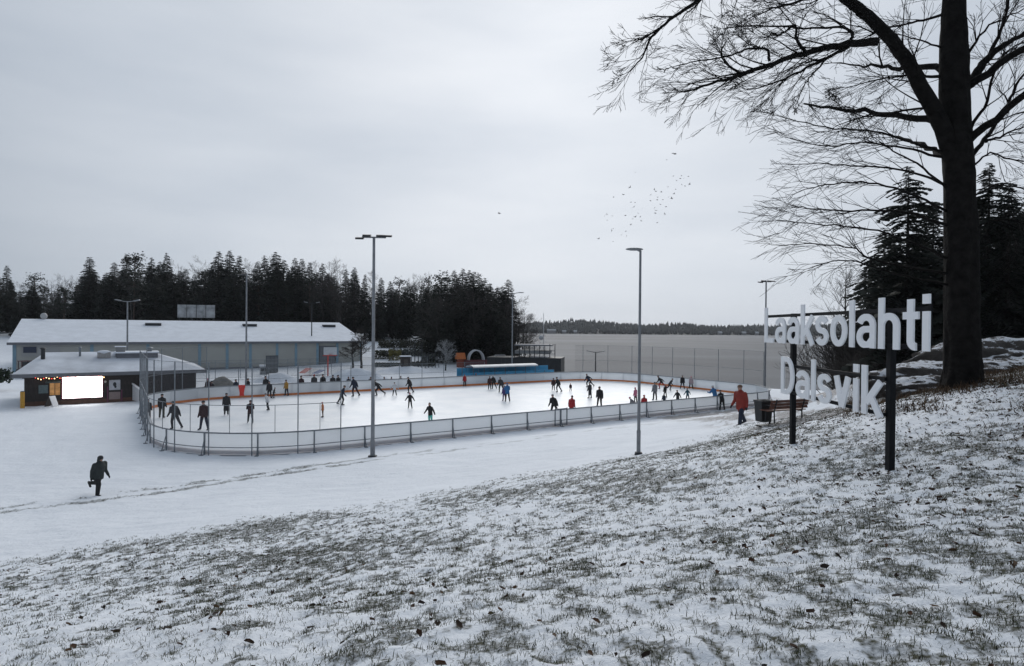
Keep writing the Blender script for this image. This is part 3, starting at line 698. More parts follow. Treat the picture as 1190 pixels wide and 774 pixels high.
m = MB(); m.bbox((-.9, -1.2, hh_ + .05), (.9, -1.15, hh_ + 1.1)); m.build('backboard', mat('backboard', (.42, .44, .46), .4, .1), bk)
m = MB(); m.tube([(.23 * math.cos(k * .6283), -1.45 + .23 * math.sin(k * .6283), hh_ + .15) for k in range(11)], .02, 5, False); m.build('rim', M_red, bk)
p = hit(316, 437)
dn = thing('notice_board', 'dark upright notice board standing on the court behind the far boards', 'notice board', (p.x, p.y, p.z - .03), HA + .2)
m = MB(); m.bbox((-.85, -.06, .4), (.85, .06, 2.9)); nb_ = m.build('board', mat('board_charcoal', (.04, .045, .05), .6, .3), dn)
for k in range(3):
    m = MB(); m.bbox((-.8 + k * .55, -.09, .5), (-.8 + k * .55 + .48, -.06, 2.8)); m.build('sheet', mat('sheet_grey', (.09, .10, .11), .6, .2), nb_)
for s_ in (-.8, .8): m = MB(); m.tube([(s_, 0, 0), (s_, 0, .5)], .06, 6); m.build('leg', M_dark, dn)
p = hit(307, 435)
wb = thing('storage_box', 'pale storage box with snow on its lid beside the dark notice board', 'box', (p.x, p.y, p.z - .03), HA)
m = MB(); m.bbox((-.55, -.4, 0), (.55, .4, 1.2)); m.build('body', mat('box_grey', (.28, .29, .30), .6, .15), wb); m = MB(); m.bbox((-.6, -.45, 1.2), (.6, .45, 1.42)); m.build('snow_lid', M_snow, wb); m = MB(); m.bbox((-.5, -.42, .5), (.5, -.4, .95)); m.build('front_flap', M_dark, wb)
# striped tarpaulin
a_ = hit(350, 436); c_ = hit(372, 441)
tpn = thing('tarpaulin', 'red, white and blue tarpaulin spread over a snow heap by the court', 'tarpaulin', (a_.x, a_.y, a_.z))
for k, mm in enumerate((M_red, mat('tarp_white', (.5, .5, .52), .6), mat('tarp_blue', (.05, .10, .25), .6))):
    m = MB(); x0 = k * 1.0; m.quad((x0, -1.2 - k * .25, .35), (x0 + 1.0, -1.45 - k * .25, .35), (x0 + 1.35, .8, .95 - k * .12), (x0 + .35, .9, .98 - k * .1)); m.build('stripe', mm, tpn)
# snow heaps
def heap(label, px, py, rx, ry, h, mm=None, seed=0, name='snow_heap', cat='snow heap'):
    p = hit(px, py); n = 26; m = MB(); rings = []
    for a in range(8):
        rr = a / 7; row = []
        for j in range(n):
            an = 2 * math.pi * j / n; w = 1 + .22 * (float(vnoise(np.array([3 * math.cos(an) + seed]), np.array([3 * math.sin(an)]))[0]) - .5)
            x, y = rx * rr * w * math.cos(an), ry * rr * w * math.sin(an)
            z = h * (math.cos(rr * math.pi) * .5 + .5) * (1 + .5 * (float(fbm(np.array([x * .9 + seed]), np.array([y * .9]), 3)[0]) - .5)) - .06 * rr
            row.append((x, y, z))
        rings.append(row)
    for a in range(7):
        for j in range(n): m.quad(rings[a][j], rings[a + 1][j], rings[a + 1][(j + 1) % n], rings[a][(j + 1) % n])
    o = m.build(name, mm or M_snow, None, (p.x, p.y, p.z - .03), smooth=True); return tag(o, label, cat)
heap('ploughed snow heap behind the far boards beside the notice board', 322, 444, 4.5, 2.2, 1.1, seed=1)
heap('long ploughed snow heap behind the far boards near the small dark tree', 415, 442, 5.5, 2.2, 1.6, seed=4)
heap('heap covered with a beige tarp behind the far boards by the kiosk', 258, 450, 2.6, 1.6, 1.3, mat('tarp_beige', (.20, .19, .17), .8, .3, 2), 8, 'covered_heap', 'covered heap')
heap('broad snow bank below the playground hedges', 470, 432, 6, 3, 1.0, seed=12)

# ------------------------------------------------------------------ lamp posts
def lamp(name, label, base, topz, r, heads, rz=0.0, group=None, mm=None):
    g = gz(base[0], base[1]); o = thing(name, label, 'lamp post', (base[0], base[1], g - .04), rz, group); H = topz - g
    mm = mm or M_steel
    m = MB(); m.tube([(0, 0, 0), (0, 0, .9), (0, 0, .92), (0, 0, H)], [r * 1.25, r * 1.25, r, r * .7], 10); m.build('pole', mm, o, smooth=False)
    m = MB(); m.tube([(0, 0, 0), (0, 0, .12)], [r * 2.6, r * 2.2], 10); m.build('base_plate', M_dark, o)
    if heads == 'flood4':
        m = MB(); m.tube([(-.6, 0, H), (.6, 0, H)], .04, 6); m.build('crossarm', mm, o)
        for s_ in (-1, 1):
            for k in (0, 1):
                m = MB(); m.box((s_ * (.34 + .36 * k), -.12 + .05 * k, H + .07 - .14 * k * (s_ < 0)), (.4, .36, .09), Matrix.Rotation(math.radians(12), 3, 'X')); m.build('floodlight', M_dark, o)
    elif heads == 'double':
        m = MB(); m.tube([(-.95, 0, H + .12), (-.3, 0, H), (.3, 0, H), (.95, 0, H + .12)], .045, 6); m.build('crossarm', mm, o)
        for s_ in (-1, 1):
            m = MB(); m.box((s_ * 1.0, 0, H + .14), (.62, .3, .12), Matrix.Rotation(-s_ * .2, 3, 'Y')); m.build('lamp_head', M_steel, o)
    elif heads == 'single':
        m = MB(); m.tube([(0, 0, H - .02), (-.12, 0, H + .04)], r * .7, 6); m.build('bracket', mm, o)
        m = MB(); m.ellipsoid((-.22, 0, H + .05), (.33, .15, .055), 12, 6); m.build('lamp_head', M_steel, o, smooth=True)
    elif heads == 'arm':
        m = MB(); m.tube([(0, 0, H - .05), (.5, 0, H + .22), (1.0, 0, H + .3)], .05, 6); m.build('arm', mm, o)
        m = MB(); m.ellipsoid((1.2, 0, H + .3), (.45, .2, .08), 12, 6); m.build('lamp_head', mat('head_grey', (.3, .31, .32), .5), o, smooth=True)
    return o
def top_z(px, py, d): return at(px, py, d).z
b_ = hit(433, 531); lamp('floodlight_mast', 'tall grey floodlight mast with four lamps beside the near rink rail', b_, top_z(437, 275, b_.y), .098, 'flood4', .1)
b_ = hit(742, 528); lamp('street_lamp', 'slim grey street lamp with one flat head standing on the snowy bank', b_, top_z(746, 290, b_.y), .06, 'single', .0)
b_ = atz(286, 452, 0); lamp('floodlight_mast', 'floodlight mast behind the far boards near the notice board', b_, top_z(285, 319, b_.y), .11, 'flood4', .5)
b_ = at(595, 430, 84); lamp('street_lamp', 'tall lamp post with one long arm beside the blue bench shelter', b_, top_z(596, 342, b_.y), .1, 'arm', .2)
b_ = at(148, 400, 68); lamp('street_lamp', 'twin-headed lamp post behind the kiosk in front of the hall', b_, top_z(148, 350, b_.y), .11, 'double', .1)
b_ = hit(362, 422); lamp('street_lamp', 'dark twin-headed lamp post close to the hall wall', b_, top_z(363, 352, b_.y), .11, 'double', .3, mm=M_dark)
b_ = at(889, 450, 62); lamp('floodlight_mast', 'thin floodlight mast at the lakeside corner of the rink', b_, top_z(890, 327, b_.y), .1, 'flood4', .2)
b_ = at(1056, 425, 40); lamp('street_lamp', 'street lamp in front of the dark spruces behind the large sign', b_, top_z(1056, 335, b_.y), .05, 'single', .0)
b_ = at(1184, 418, 42); lamp('street_lamp', 'street lamp among the dark trees beside the snowy rock', b_, top_z(1183, 350, b_.y), .05, 'single', .2)
b_ = at(692, 440, 86); lamp('post_lamp', 'short black twin-headed post lamp by the lake behind the end net', b_, top_z(692, 409, b_.y), .11, 'double', .0, mm=M_dark)
# ------------------------------------------------------------------ trees
M_bark = mat('dark_bark', (.028, .024, .021), .9, .35, 6, .6, 18)
M_barkp = mat('pine_bark', (.055, .038, .03), .9, .35, 3)
M_birch = mat('birch_bark', (.06, .058, .056), .8, .45, 2.5)
M_twig = mat('bare_twigs', (.040, .034, .031), .9, .25, 3)
M_twigb = mat('birch_twigs', (.055, .048, .047), .9, .25, 3)
M_ndl = mat('spruce_needles', (.012, .017, .012), .85, .45, 1.2)
M_ndp = mat('pine_needles', (.017, .022, .015), .85, .45, 1.5)
M_ndn = mat('near_spruce_needles', (.016, .021, .015), .85, .5, 2.5)
def spruce(rng, H, R, whorls, per, nseg, droop=.35, bare=.08, wf=1.0, rv=(.62, 1.15)):
    """(trunk MB, crown arrays) for a spruce of height H and foot radius R"""
    tr = MB(); tr.tube([(0, 0, 0), (0, 0, H * .35), (0, 0, H * .99)], [H * .014 + .06, H * .010 + .04, .015], 6)
    V = []; Fc = []
    for w in range(whorls):
        f = (w + .5) / whorls; z0 = H * (bare + (1 - bare) * (1 - (1 - f)))
        rr = R * ((1 - f) ** .58) * rng.uniform(*rv) + .2
        if f > .985: rr = .35
        for k in range(per):
            an = rng.uniform(0, 6.283); ln = rr * rng.uniform(.65, 1.15); ca, sa = math.cos(an), math.sin(an)
            zb = z0 + rng.uniform(-.5, .5) * H / whorls; up = rng.uniform(.05, .3)
            for s_ in range(nseg):
                t0 = (s_ + rng.uniform(-.2, .2)) / nseg; t0 = max(0.02, t0); wd = (.16 + .34 * math.sin(min(1, t0 * 1.1) * 2.6)) * ln * .55 * wf + .13 * wf
                x, y = ca * ln * t0, sa * ln * t0; z = zb + ln * (up * t0 - droop * t0 * t0)
                for sd_ in (-1, 1):
                    b2 = an + sd_ * rng.uniform(.5, 1.1); dx, dy = math.cos(b2) * wd, math.sin(b2) * wd
                    tx, ty = ca * ln * .22, sa * ln * .22; dz = -rng.uniform(.1, .5) * wd
                    i = len(V); V += [(x, y, z), (x + tx * .6, y + ty * .6, z - .02), (x + dx + tx * .3, y + dy + ty * .3, z + dz), (x + dx * .75 - tx * .1, y + dy * .75 - ty * .1, z + dz * 1.1 - .06 * wd - rng.uniform(0, .22) * wd)]
                    Fc.append((i, i + 1, i + 2, i + 3))
    return tr, V, Fc
def pine(rng, H, R, clumps, per):
    tr = MB(); pts = [(0, 0, 0)]; 
    for k in range(1, 6): pts.append((rng.uniform(-.15, .15) * k * .4, rng.uniform(-.15, .15) * k * .4, H * .92 * k / 5))
    tr.tube(pts, [.22, .2, .17, .14, .1, .05], 6)
    V = []; Fc = []
    for c in range(clumps):
        f = rng.uniform(.5, 1.0); rr = R * math.sin(max(.15, (1.02 - f) * 2.2) ** .7 * 1.6) if f > .6 else R * .7
        an = rng.uniform(0, 6.283); r0 = rr * rng.uniform(.3, 1); cx, cy, cz = r0 * math.cos(an), r0 * math.sin(an), H * f
        tr.tube([(0, 0, cz - H * .05), (cx * .6, cy * .6, cz - .2), (cx, cy, cz)], [.06, .04, .015], 4, False)
        for q in range(per):
            d = Vector((rng.gauss(0, 1), rng.gauss(0, 1), rng.gauss(0, .55))) * (.42 + .05 * R); p = Vector((cx, cy, cz)) + d
            n = Vector((rng.gauss(0, 1), rng.gauss(0, 1), rng.gauss(0, 1))).normalized(); u = n.orthogonal().normalized() * rng.uniform(.12, .3); v = n.cross(u.normalized()) * rng.uniform(.1, .22)
            i = len(V); V += [tuple(p - u), tuple(p + v * .7), tuple(p + u), tuple(p - v)]; Fc.append((i, i + 1, i + 2, i + 3))
    return tr, V, Fc
def grow(mb, rng, p, d, ln, r, lev, maxlev, wob=.16, up=.03, kids=(3, 6), spread=(.5, 1.0), minr=.006, seg=None, sub=(.35, .65)):
    n = seg or max(3, min(9, int(ln / .35))); pts = [p]; rad = [r]; q = p.copy(); dd = d.normalized()
    for k in range(n):
        dd = (dd + Vector((rng.gauss(0, wob), rng.gauss(0, wob), rng.gauss(0, wob) + up))).normalized(); q = q + dd * (ln / n); pts.append(q.copy()); rad.append(max(minr, r * (1 - .8 * (k + 1) / n)))
    mb.tube(pts, rad, 6 if r > .06 else (4 if r > .02 else 3), False)
    if lev < maxlev:
        for c in range(rng.randint(*kids)):
            f = rng.uniform(.2, .98); k = min(n - 1, int(f * n)); a = pts[k].lerp(pts[k + 1], f * n - k); dirn = (pts[k + 1] - pts[k]).normalized()
            ax = dirn.orthogonal().normalized(); ax = Quaternion(dirn, rng.uniform(0, 6.283)) @ ax
            cd = Quaternion(ax, rng.uniform(*spread)) @ dirn
            grow(mb, rng, a, cd, ln * rng.uniform(*sub) * (1.15 - .5 * f), max(minr, rad[k] * .55), lev + 1, maxlev, wob, up, kids, spread, minr, None, sub)
def bare_tree(rng, H, r0, maxlev=3, kids=(6, 8), clear=.25):
    tr = MB(); cr = MB(); pts = []; n = 8; q = Vector((0, 0, 0)); rad = []
    for k in range(n + 1): pts.append(q.copy()); rad.append(max(.012, r0 * (1 - .93 * k / n))); q += Vector((rng.gauss(0, .05) * H / n, rng.gauss(0, .05) * H / n, H / n))
    tr.tube(pts, rad, 7)
    for c in range(16):
        f = rng.uniform(clear, .97); k = min(n - 1, int(f * n)); a = pts[k].lerp(pts[k + 1], f * n - k); an = rng.uniform(0, 6.283); el = rng.uniform(.35, 1.0)
        grow(cr, rng, a, Vector((math.cos(an) * math.cos(el), math.sin(an) * math.cos(el), math.sin(el))), H * .34 * (1.15 - f * .75), rad[k] * .5, 1, maxlev, .13, .05, kids, (.35, .8), .012)
    return tr, cr
_rng = random.Random(3)
protos = {}
def proto_arr(key, builder, m1, m2):
    tr, V, Fc = builder; a = tr.mesh(key + '_trunk', m1); c = np_mesh(key + '_crown', np.array(V), np.array(Fc), m2); protos[key] = (a, c)
for i in range(4): proto_arr('spruce%d' % i, spruce(_rng, 20, (3.0, 2.6, 3.5, 2.8)[i], 40, 12, 4, bare=(.05, .1, .02, .06)[i]), M_bark, M_ndl)
for i in range(2): proto_arr('pine%d' % i, pine(_rng, 20, (2.6, 3.2)[i], 44, 26), M_barkp, M_ndp)
for i in range(3):
    tr, cr = bare_tree(_rng, 20, .2, 3, (5, 7), .3); protos['bare%d' % i] = (tr.mesh('bare_trunk', M_birch if i != 1 else M_bark), cr.mesh('bare_crown', M_twigb if i != 1 else M_twig))
for i in range(2): proto_arr('near_spruce%d' % i, spruce(_rng, 16, (4.0, 3.5)[i], 46, 12, 11, droop=.45, bare=.03, wf=.5, rv=(.35, 1.25)), M_bark, M_ndn)
_sh = MB()
for k in range(26):
    an = _rng.uniform(0, 6.283); el = _rng.uniform(.9, 1.45); grow(_sh, _rng, Vector((_rng.gauss(0, .25), _rng.gauss(0, .25), 0)), Vector((math.cos(an) * math.cos(el), math.sin(an) * math.cos(el), math.sin(el))), 3.2, .03, 1, 3, .12, .04, (5, 7), (.3, .7), .008)
protos['shrub'] = (None, _sh.mesh('shrub_twigs', M_twig))
def tree(key, name, label, cat, x, y, H, H0, group=None, wscale=1.0, z=None):
    g = gz(x, y) if z is None else z
    o = thing(name, label, cat, (x, y, g - .15), _rng.uniform(0, 6.28), group); s = H / H0; a, c = protos[key]
    if a: inst(a, 'trunk', o, scale=(s * wscale, s * wscale, s))
    inst(c, 'crown', o, scale=(s * wscale, s * wscale, s)); return o
KL_ = {'s': ('spruce_tree', 'spruce tree'), 'p': ('pine_tree', 'pine tree'), 'b': ('bare_tree', 'bare tree')}
WOODL = {'s': 'dark pointed spruce in the wood behind the long hall', 'p': 'round-topped pine in the wood behind the long hall', 'b': 'leafless birch in the wood behind the long hall'}
PENL = {'s': 'dark spruce in the tall clump of trees beside the lake', 'p': 'round-topped pine in the tall clump of trees beside the lake', 'b': 'leafless tree in the tall clump of trees beside the lake'}
tops = [(8, 308, 's'), (-25, 315, 's'), (24, 330, 'b'), (40, 317, 'p'), (60, 322, 'b'), (75, 321, 'b'), (90, 322, 'b'), (104, 298, 's'), (123, 316, 's'), (133, 304, 's'), (147, 294, 's'), (157, 294, 'p'), (176, 298, 's'), (186, 303, 's'), (194, 293, 's'), (207, 305, 'b'), (216, 312, 's'), (226, 318, 's'), (240, 301, 'b'), (246, 308, 's'),
        (254, 291, 's'), (267, 290, 's'), (278, 296, 's'), (290, 306, 'b'), (299, 303, 's'), (308, 296, 's'), (321, 292, 's'), (330, 301, 's'), (343, 299, 's'), (351, 300, 's'), (360, 304, 's'), (368, 308, 'b'), (375, 305, 's'), (385, 306, 'b'), (392, 308, 'b'), (402, 312, 's'), (412, 310, 's'), (424, 318, 's'), (434, 319, 'b'), (443, 322, 's'), (454, 326, 's'), (464, 322, 'p'), (474, 328, 's'), (482, 320, 'b'), (490, 321, 'b'), (498, 320, 'p')]
for (px, py, k) in tops:
    d = _rng.uniform(140, 152); p = at(px, py, d); g = gz(p.x, p.y); key = {'s': 'spruce%d' % _rng.randrange(4), 'p': 'pine%d' % _rng.randrange(2), 'b': 'bare%d' % _rng.choice((0, 2))}[k]
    tree(key, KL_[k][0], WOODL[k] if px != 104 else 'broad full spruce standing out from the wood behind the hall', KL_[k][1], p.x, p.y, p.z - g, 20, 'trees of the wood behind the hall' if px != 104 else None, 1.55 if px == 104 else _rng.uniform(.85, 1.35))
for k in range(200):
    px = -40 + 555 * (k + _rng.random()) / 200; d = _rng.uniform(131, 176); base_top = np.interp(px, [t_[0] for t_ in sorted(tops)], [t_[1] for t_ in sorted(tops)])
    p = at(px, base_top + _rng.uniform(6, 34), d); g = gz(p.x, p.y); kk = _rng.choice('sssssspb'); key = {'s': 'spruce%d' % _rng.randrange(4), 'p': 'pine%d' % _rng.randrange(2), 'b': 'bare%d' % _rng.randrange(3)}[kk]
    if p.z - g > 4: tree(key, KL_[kk][0], WOODL[kk], KL_[kk][1], p.x, p.y, p.z - g, 20, 'trees of the wood behind the hall', _rng.uniform(1.1, 1.8))
pen = [(513, 315, 'p'), (520, 318, 's'), (528, 313, 's'), (538, 311, 's'), (546, 313, 's'), (551, 315, 's'), (557, 317, 's'), (563, 322, 's'), (570, 328, 's'), (577, 334, 's'), (584, 331, 's'), (591, 324, 's'), (588, 336, 's')]
for (px, py, k) in pen:
    d = _rng.uniform(112, 122); p = at(px, py, d); g = gz(p.x, p.y); key = {'s': 'spruce%d' % _rng.randrange(4), 'p': 'pine%d' % _rng.randrange(2)}[k]
    tree(key, KL_[k][0], PENL[k], KL_[k][1], p.x, p.y, p.z - g, 20, 'clump of trees beside the lake', _rng.uniform(.9, 1.4))
for k in range(44):
    px = 506 + 86 * (k + _rng.random()) / 44; d = _rng.uniform(101, 126); bt_ = np.interp(px, [500, 513, 538, 563, 591, 600], [330, 316, 312, 322, 328, 345]) + _rng.uniform(6, 60)
    p = at(px, bt_, d); g = gz(p.x, p.y); kk = _rng.choice('sssbs'); key = {'s': 'spruce%d' % _rng.randrange(4), 'b': 'bare1'}[kk]
    tree(key, KL_[kk][0], PENL[kk], KL_[kk][1], p.x, p.y, max(3, p.z - g), 20, 'clump of trees beside the lake', 1.5)
for (px, py) in ((598, 348), (603, 355), (608, 362), (612, 372), (617, 384), (600, 365), (606, 378), (595, 356), (611, 390), (621, 395)):
    d = _rng.uniform(104, 112); p = at(px, py, d); g = gz(p.x, p.y); kk = 'b'
    tree('bare1', 'bare_tree', 'leafless willow at the water edge beside the spruce clump', 'bare tree', p.x, p.y, max(2.5, p.z - g), 20, 'willows at the water edge', 1.5)
# single trees in the middle distance
_st, _sc = bare_tree(_rng, 6, .14, 3, (7, 9), .28); protos['small'] = (_st.mesh('small_trunk', M_bark), _sc.mesh('small_crown', M_twig))
p = at(420, 383, 96); tree('small', 'small_tree', 'small dark spreading tree at the corner of the long hall', 'tree', p.x, p.y, p.z - gz(p.x, p.y), 6, None, 1.5)
p = at(410, 397, 97); tree('small', 'small_tree', 'low dark bush beside the small tree at the hall corner', 'tree', p.x, p.y, p.z - gz(p.x, p.y), 6, None, 2.0)
M_frost = mat('frosted_twigs', (.26, .265, .27), .9, .2, 3)
_fr = MB(); _ft = MB(); _ft.tube([(0, 0, 0), (.05, 0, 1.5), (0, .1, 4)], [.14, .1, .03], 6)
for k in range(30):
    an = _rng.uniform(0, 6.283); el = _rng.uniform(.3, 1.4); grow(_fr, _rng, Vector((0, 0, _rng.uniform(.6, 3.6))), Vector((math.cos(an) * math.cos(el), math.sin(an) * math.cos(el), math.sin(el))), 1.9, .03, 1, 3, .16, .03, (4, 6), (.4, .9), .012)
p = at(518, 394, 92); o_ = thing('frosted_tree', 'small pale frosted tree at the end of the blue shelter', 'tree', (p.x, p.y, gz(p.x, p.y) - .1))
s_ = (p.z - gz(p.x, p.y)) / 5.3
inst(_ft.mesh('frost_trunk', M_bark), 'trunk', o_, scale=(s_,) * 3); inst(_fr.mesh('frost_crown', M_frost), 'crown', o_, scale=(s_,) * 3)
# hedges on the terraces of the playground
def hedge(label, px0, px1, py, d, h, col, seed):
    a, c = at(px0, py, d), at(px1, py, d); rr = random.Random(seed); V = []; Fc = []; ln = c.x - a.x
    for k in range(int(ln * 260)):
        x, y, z = rr.uniform(0, ln), rr.gauss(0, .5), h * (rr.random() ** .7) * (.8 + .3 * math.sin(x_ := k * .001 + seed))
        q = Vector((x, y, z)); n = Vector((rr.gauss(0, 1), rr.gauss(0, 1), rr.gauss(0, 1))).normalized(); u = n.orthogonal().normalized() * rr.uniform(.1, .22); v = n.cross(u.normalized()) * rr.uniform(.08, .16)
        i = len(V); V += [tuple(q - u), tuple(q + v), tuple(q + u), tuple(q - v)]; Fc.append((i, i + 1, i + 2, i + 3))
    o = inst(np_mesh('hedge', np.array(V), np.array(Fc), col), 'hedge', None, (a.x, a.y, max(gz(a.x, a.y), a.z - h) - .1)); return tag(o, label, 'hedge')
M_h1 = mat('hedge_olive', (.05, .052, .035), .9, .4, 2); M_h2 = mat('hedge_frosted', (.10, .11, .10), .9, .5, 2); M_h3 = mat('bush_yellow', (.14, .125, .035), .9, .4, 2)
hedge('dark olive hedge along the upper playground terrace', 440, 512, 400, 122, 1.6, M_h1, 1)
hedge('frosted hedge along the middle playground terrace', 452, 515, 405, 112, 1.4, M_h2, 2)
hedge('yellowish bush beside the playground steps', 452, 466, 404, 106, 2.4, M_h3, 3)
hedge('frosted low hedge along the foot of the playground', 436, 470, 420, 98, 1.3, M_h2, 4)
hedge('frosted scrub on the playground slope beside the pale tree', 490, 516, 412, 102, 1.8, M_h2, 6)
hedge('dark scrub on the slope between the hedges', 436, 456, 410, 108, 1.5, M_h1, 7)
hedge('low dark hedge at the playground fence', 478, 505, 424, 98, 1.2, M_h1, 5)
# playground fence and hut
p = at(471, 440, 90)
hut = thing('play_hut', 'narrow dark wooden hut behind the far boards below the playground', 'hut', (p.x, p.y, gz(p.x, p.y) - .03), .3)
m = MB(); m.bbox((-.7, -.6, 0), (.7, .6, 2.3)); m.build('wall', M_darkwood, hut); m = MB(); m.bbox((-.8, -.7, 2.3), (.8, .7, 2.42)); m.build('roof', M_snow, hut); m = MB(); m.bbox((-.3, -.64, .1), (.3, -.6, 1.9)); m.build('door', mat('hut_door', (.06, .05, .045), .7), hut)
fq = at(478, 430, 94); fr_ = at(510, 428, 96)
pf = thing('playground_fence', 'black upright-bar fence in front of the playground slope', 'fence', (fq.x, fq.y, gz(fq.x, fq.y)))
for k in range(9):
    t_ = k / 8; x, y = (fr_.x - fq.x) * t_, (fr_.y - fq.y) * t_; m = MB(); m.tube([(x, y, -.1), (x, y, 2.6 + (1.6 if k in (1, 3) else 0))], .07, 5); m.build('post', M_dark, pf)
for zz in (.5, 1.9):
    m = MB(); m.tube([(0, 0, zz), (fr_.x - fq.x, fr_.y - fq.y, zz)], .04, 4); m.build('rail', M_dark, pf)
# ------------------------------------------------------------------ right bank: spruces, bare trees, shrubs
near = [(1056, 190, 38, 0), (1150, 186, 34, 1), (1028, 262, 46, 1), (1085, 232, 42, 0), (1180, 228, 40, 0), (1115, 245, 46, 1), (1205, 205, 38, 1), (1010, 300, 52, 0), (1070, 270, 52, 1), (1140, 268, 50, 0), (1195, 285, 52, 1), (1042, 300, 58, 0), (1165, 300, 58, 1), (1230, 250, 44, 0), (1100, 290, 60, 0), (1172, 212, 33, 0), (1136, 228, 38, 1), (1075, 262, 40, 1), (1040, 275, 44, 0)]
for i, (px, py, d, k) in enumerate(near):
    p = at(px, py, d); g = gz(p.x, p.y); lab = {0: 'pointed spruce standing just left of the thick oak trunk', 1: 'tall spruce with open top just right of the oak trunk'}.get(i, 'dark spruce in the grove behind the big oak')
    tree('near_spruce%d' % k, 'spruce_tree', lab, 'spruce tree', p.x, p.y, p.z - g, 16, None if i < 2 else 'spruce grove behind the oak', 1.0)
for (px, py, d, w, lab) in ((988, 300, 58, 1.3, 'grey leafless tree at the edge of the spruce grove'),):
    p = at(px, py, d); tree('bare1', 'bare_tree', lab, 'bare tree', p.x, p.y, p.z - gz(p.x, p.y), 20, None, w)
for (px, py, d) in ((975, 388, 48), (990, 372, 50), (1003, 382, 46), (1014, 390, 44), (1030, 384, 42), (998, 402, 42), (1045, 395, 40), (1022, 408, 38), (1090, 380, 44), (1130, 385, 44), (1160, 380, 42)):
    p = at(px, py, d); g = gz(p.x, p.y); tree('shrub', 'shrub', 'leafless shrub at the foot of the spruce grove', 'shrub', p.x, p.y, max(1.2, p.z - g), 4.2, 'shrubs at the foot of the grove', 1.2)

# ------------------------------------------------------------------ far shore: wooded hills, houses
ridge = [(-900, 12), (-400, 14), (-150, 17), (0, 13), (60, 15), (120, 20), (170, 19), (230, 13), (275, 11), (310, 16), (350, 15), (400, 9), (450, 12), (520, 13), (700, 18), (1100, 24), (1700, 20)]
rx_, rz_ = [a for a, _ in ridge], [c for _, c in ridge]
def hill_z(x, y):
    h = np.interp(x, rx_, rz_) * 1.05; f = np.clip((y - 985) / 260, 0, 1); return LAKEZ - .3 + (h) * (f ** .8) * (1 + .25 * (fbm(x * .012, y * .012, 3, 77) - .5))
gx, gy = np.meshgrid(np.linspace(-1200, 1800, 160), np.linspace(980, 1500, 24), indexing='ij')
gzv = hill_z(gx, gy); ii = np.arange(gx.size).reshape(gx.shape)
M_hill = mat('hill_ground', (.055, .055, .05), .9, .5, .02)
tag(inst(np_mesh('hills', np.stack([gx, gy, gzv], -1).reshape(-1, 3), np.stack([ii[:-1, :-1], ii[1:, :-1], ii[1:, 1:], ii[:-1, 1:]], -1).reshape(-1, 4), M_hill, True), 'hills'), kind='structure')
V = []; Fc = []; nr = np.random.RandomState(5)
for k in range(9000):
    x = nr.uniform(-700, 1500); y = 985 + 260 * nr.rand() ** 1.6; g = float(hill_z(np.array([x]), np.array([y]))[0]); h = nr.uniform(5, 11); r = nr.uniform(1.4, 3.2); i = len(V); a0_ = nr.rand() * 6
    for j in range(5): V.append((x + r * math.cos(a0_ + j * 1.2566), y + r * math.sin(a0_ + j * 1.2566), g + h * (.25 + .2 * nr.rand())))
    V.append((x + nr.uniform(-.6, .6), y, g + h)); V.append((x, y, g - .5))
    for j in range(5): Fc += [(i + j, i + (j + 1) % 5, i + 5), (i + (j + 1) % 5, i + j, i + 6)]
fw = inst(np_mesh('far_wood', np.array(V), np.array(Fc), mat('far_trees', (.035, .038, .034), .9, .45, .03)), 'far_wood'); tag(fw, 'dark wood covering the hills on the far shore of the lake', 'wood', kind='stuff')
M_hw = mat('house_pale', (.22, .22, .22), .7, .1); 
for i, (px, w) in enumerate(((641, 14), (656, 6), (669, 5), (838, 6), (866, 6), (881, 5))):
    p = at(px, 388, 978); o_ = thing('lake_house', 'pale house among the trees on the far lake shore', 'house', (p.x, 984, LAKEZ), 0, 'houses on the far shore')
    h = 3.6 + (w > 10) * 1.5
    m = MB(); m.bbox((-w / 2, -3, .2), (w / 2, 3, h)); m.build('wall', M_hw, o_)
    m = MB(); m.quad((-w / 2 - .4, -3.4, h), (w / 2 + .4, -3.4, h), (w / 2 + .4, 0, h + 2.4), (-w / 2 - .4, 0, h + 2.4)); m.quad((w / 2 + .4, 3.4, h), (-w / 2 - .4, 3.4, h), (-w / 2 - .4, 0, h + 2.4), (w / 2 + .4, 0, h + 2.4)); m.build('roof', mat('far_roof', (.35, .36, .38), .8), o_)
# ------------------------------------------------------------------ the big oak on the bank
orng = random.Random(11)
OD = 16.0
ob = at(1117, 449, OD)
oak = thing('oak_tree', 'massive leafless oak with spreading limbs on the snowy bank', 'tree', (ob.x, ob.y, gz(ob.x, ob.y) - .1))
OL = Vector(oak.location)
def opt(px, py, dd=0.0): return at(px, py, OD + dd) - OL
def smooth_path(P, n=5, jit=.0):
    P = [P[0] + (P[0] - P[1])] + P + [P[-1] + (P[-1] - P[-2])]; out = []
    for i in range(1, len(P) - 2):
        for k in range(n):
            t_ = k / n; a, b_, c, d = P[i - 1], P[i], P[i + 1], P[i + 2]
            q = .5 * ((2 * b_) + (c - a) * t_ + (2 * a - 5 * b_ + 4 * c - d) * t_ * t_ + (3 * b_ - a - 3 * c + d) * t_ ** 3)
            if jit: q = q + Vector((orng.gauss(0, jit), orng.gauss(0, jit), orng.gauss(0, jit)))
            out.append(q)
    out.append(P[-2]); return out
PXM = OD / FPX
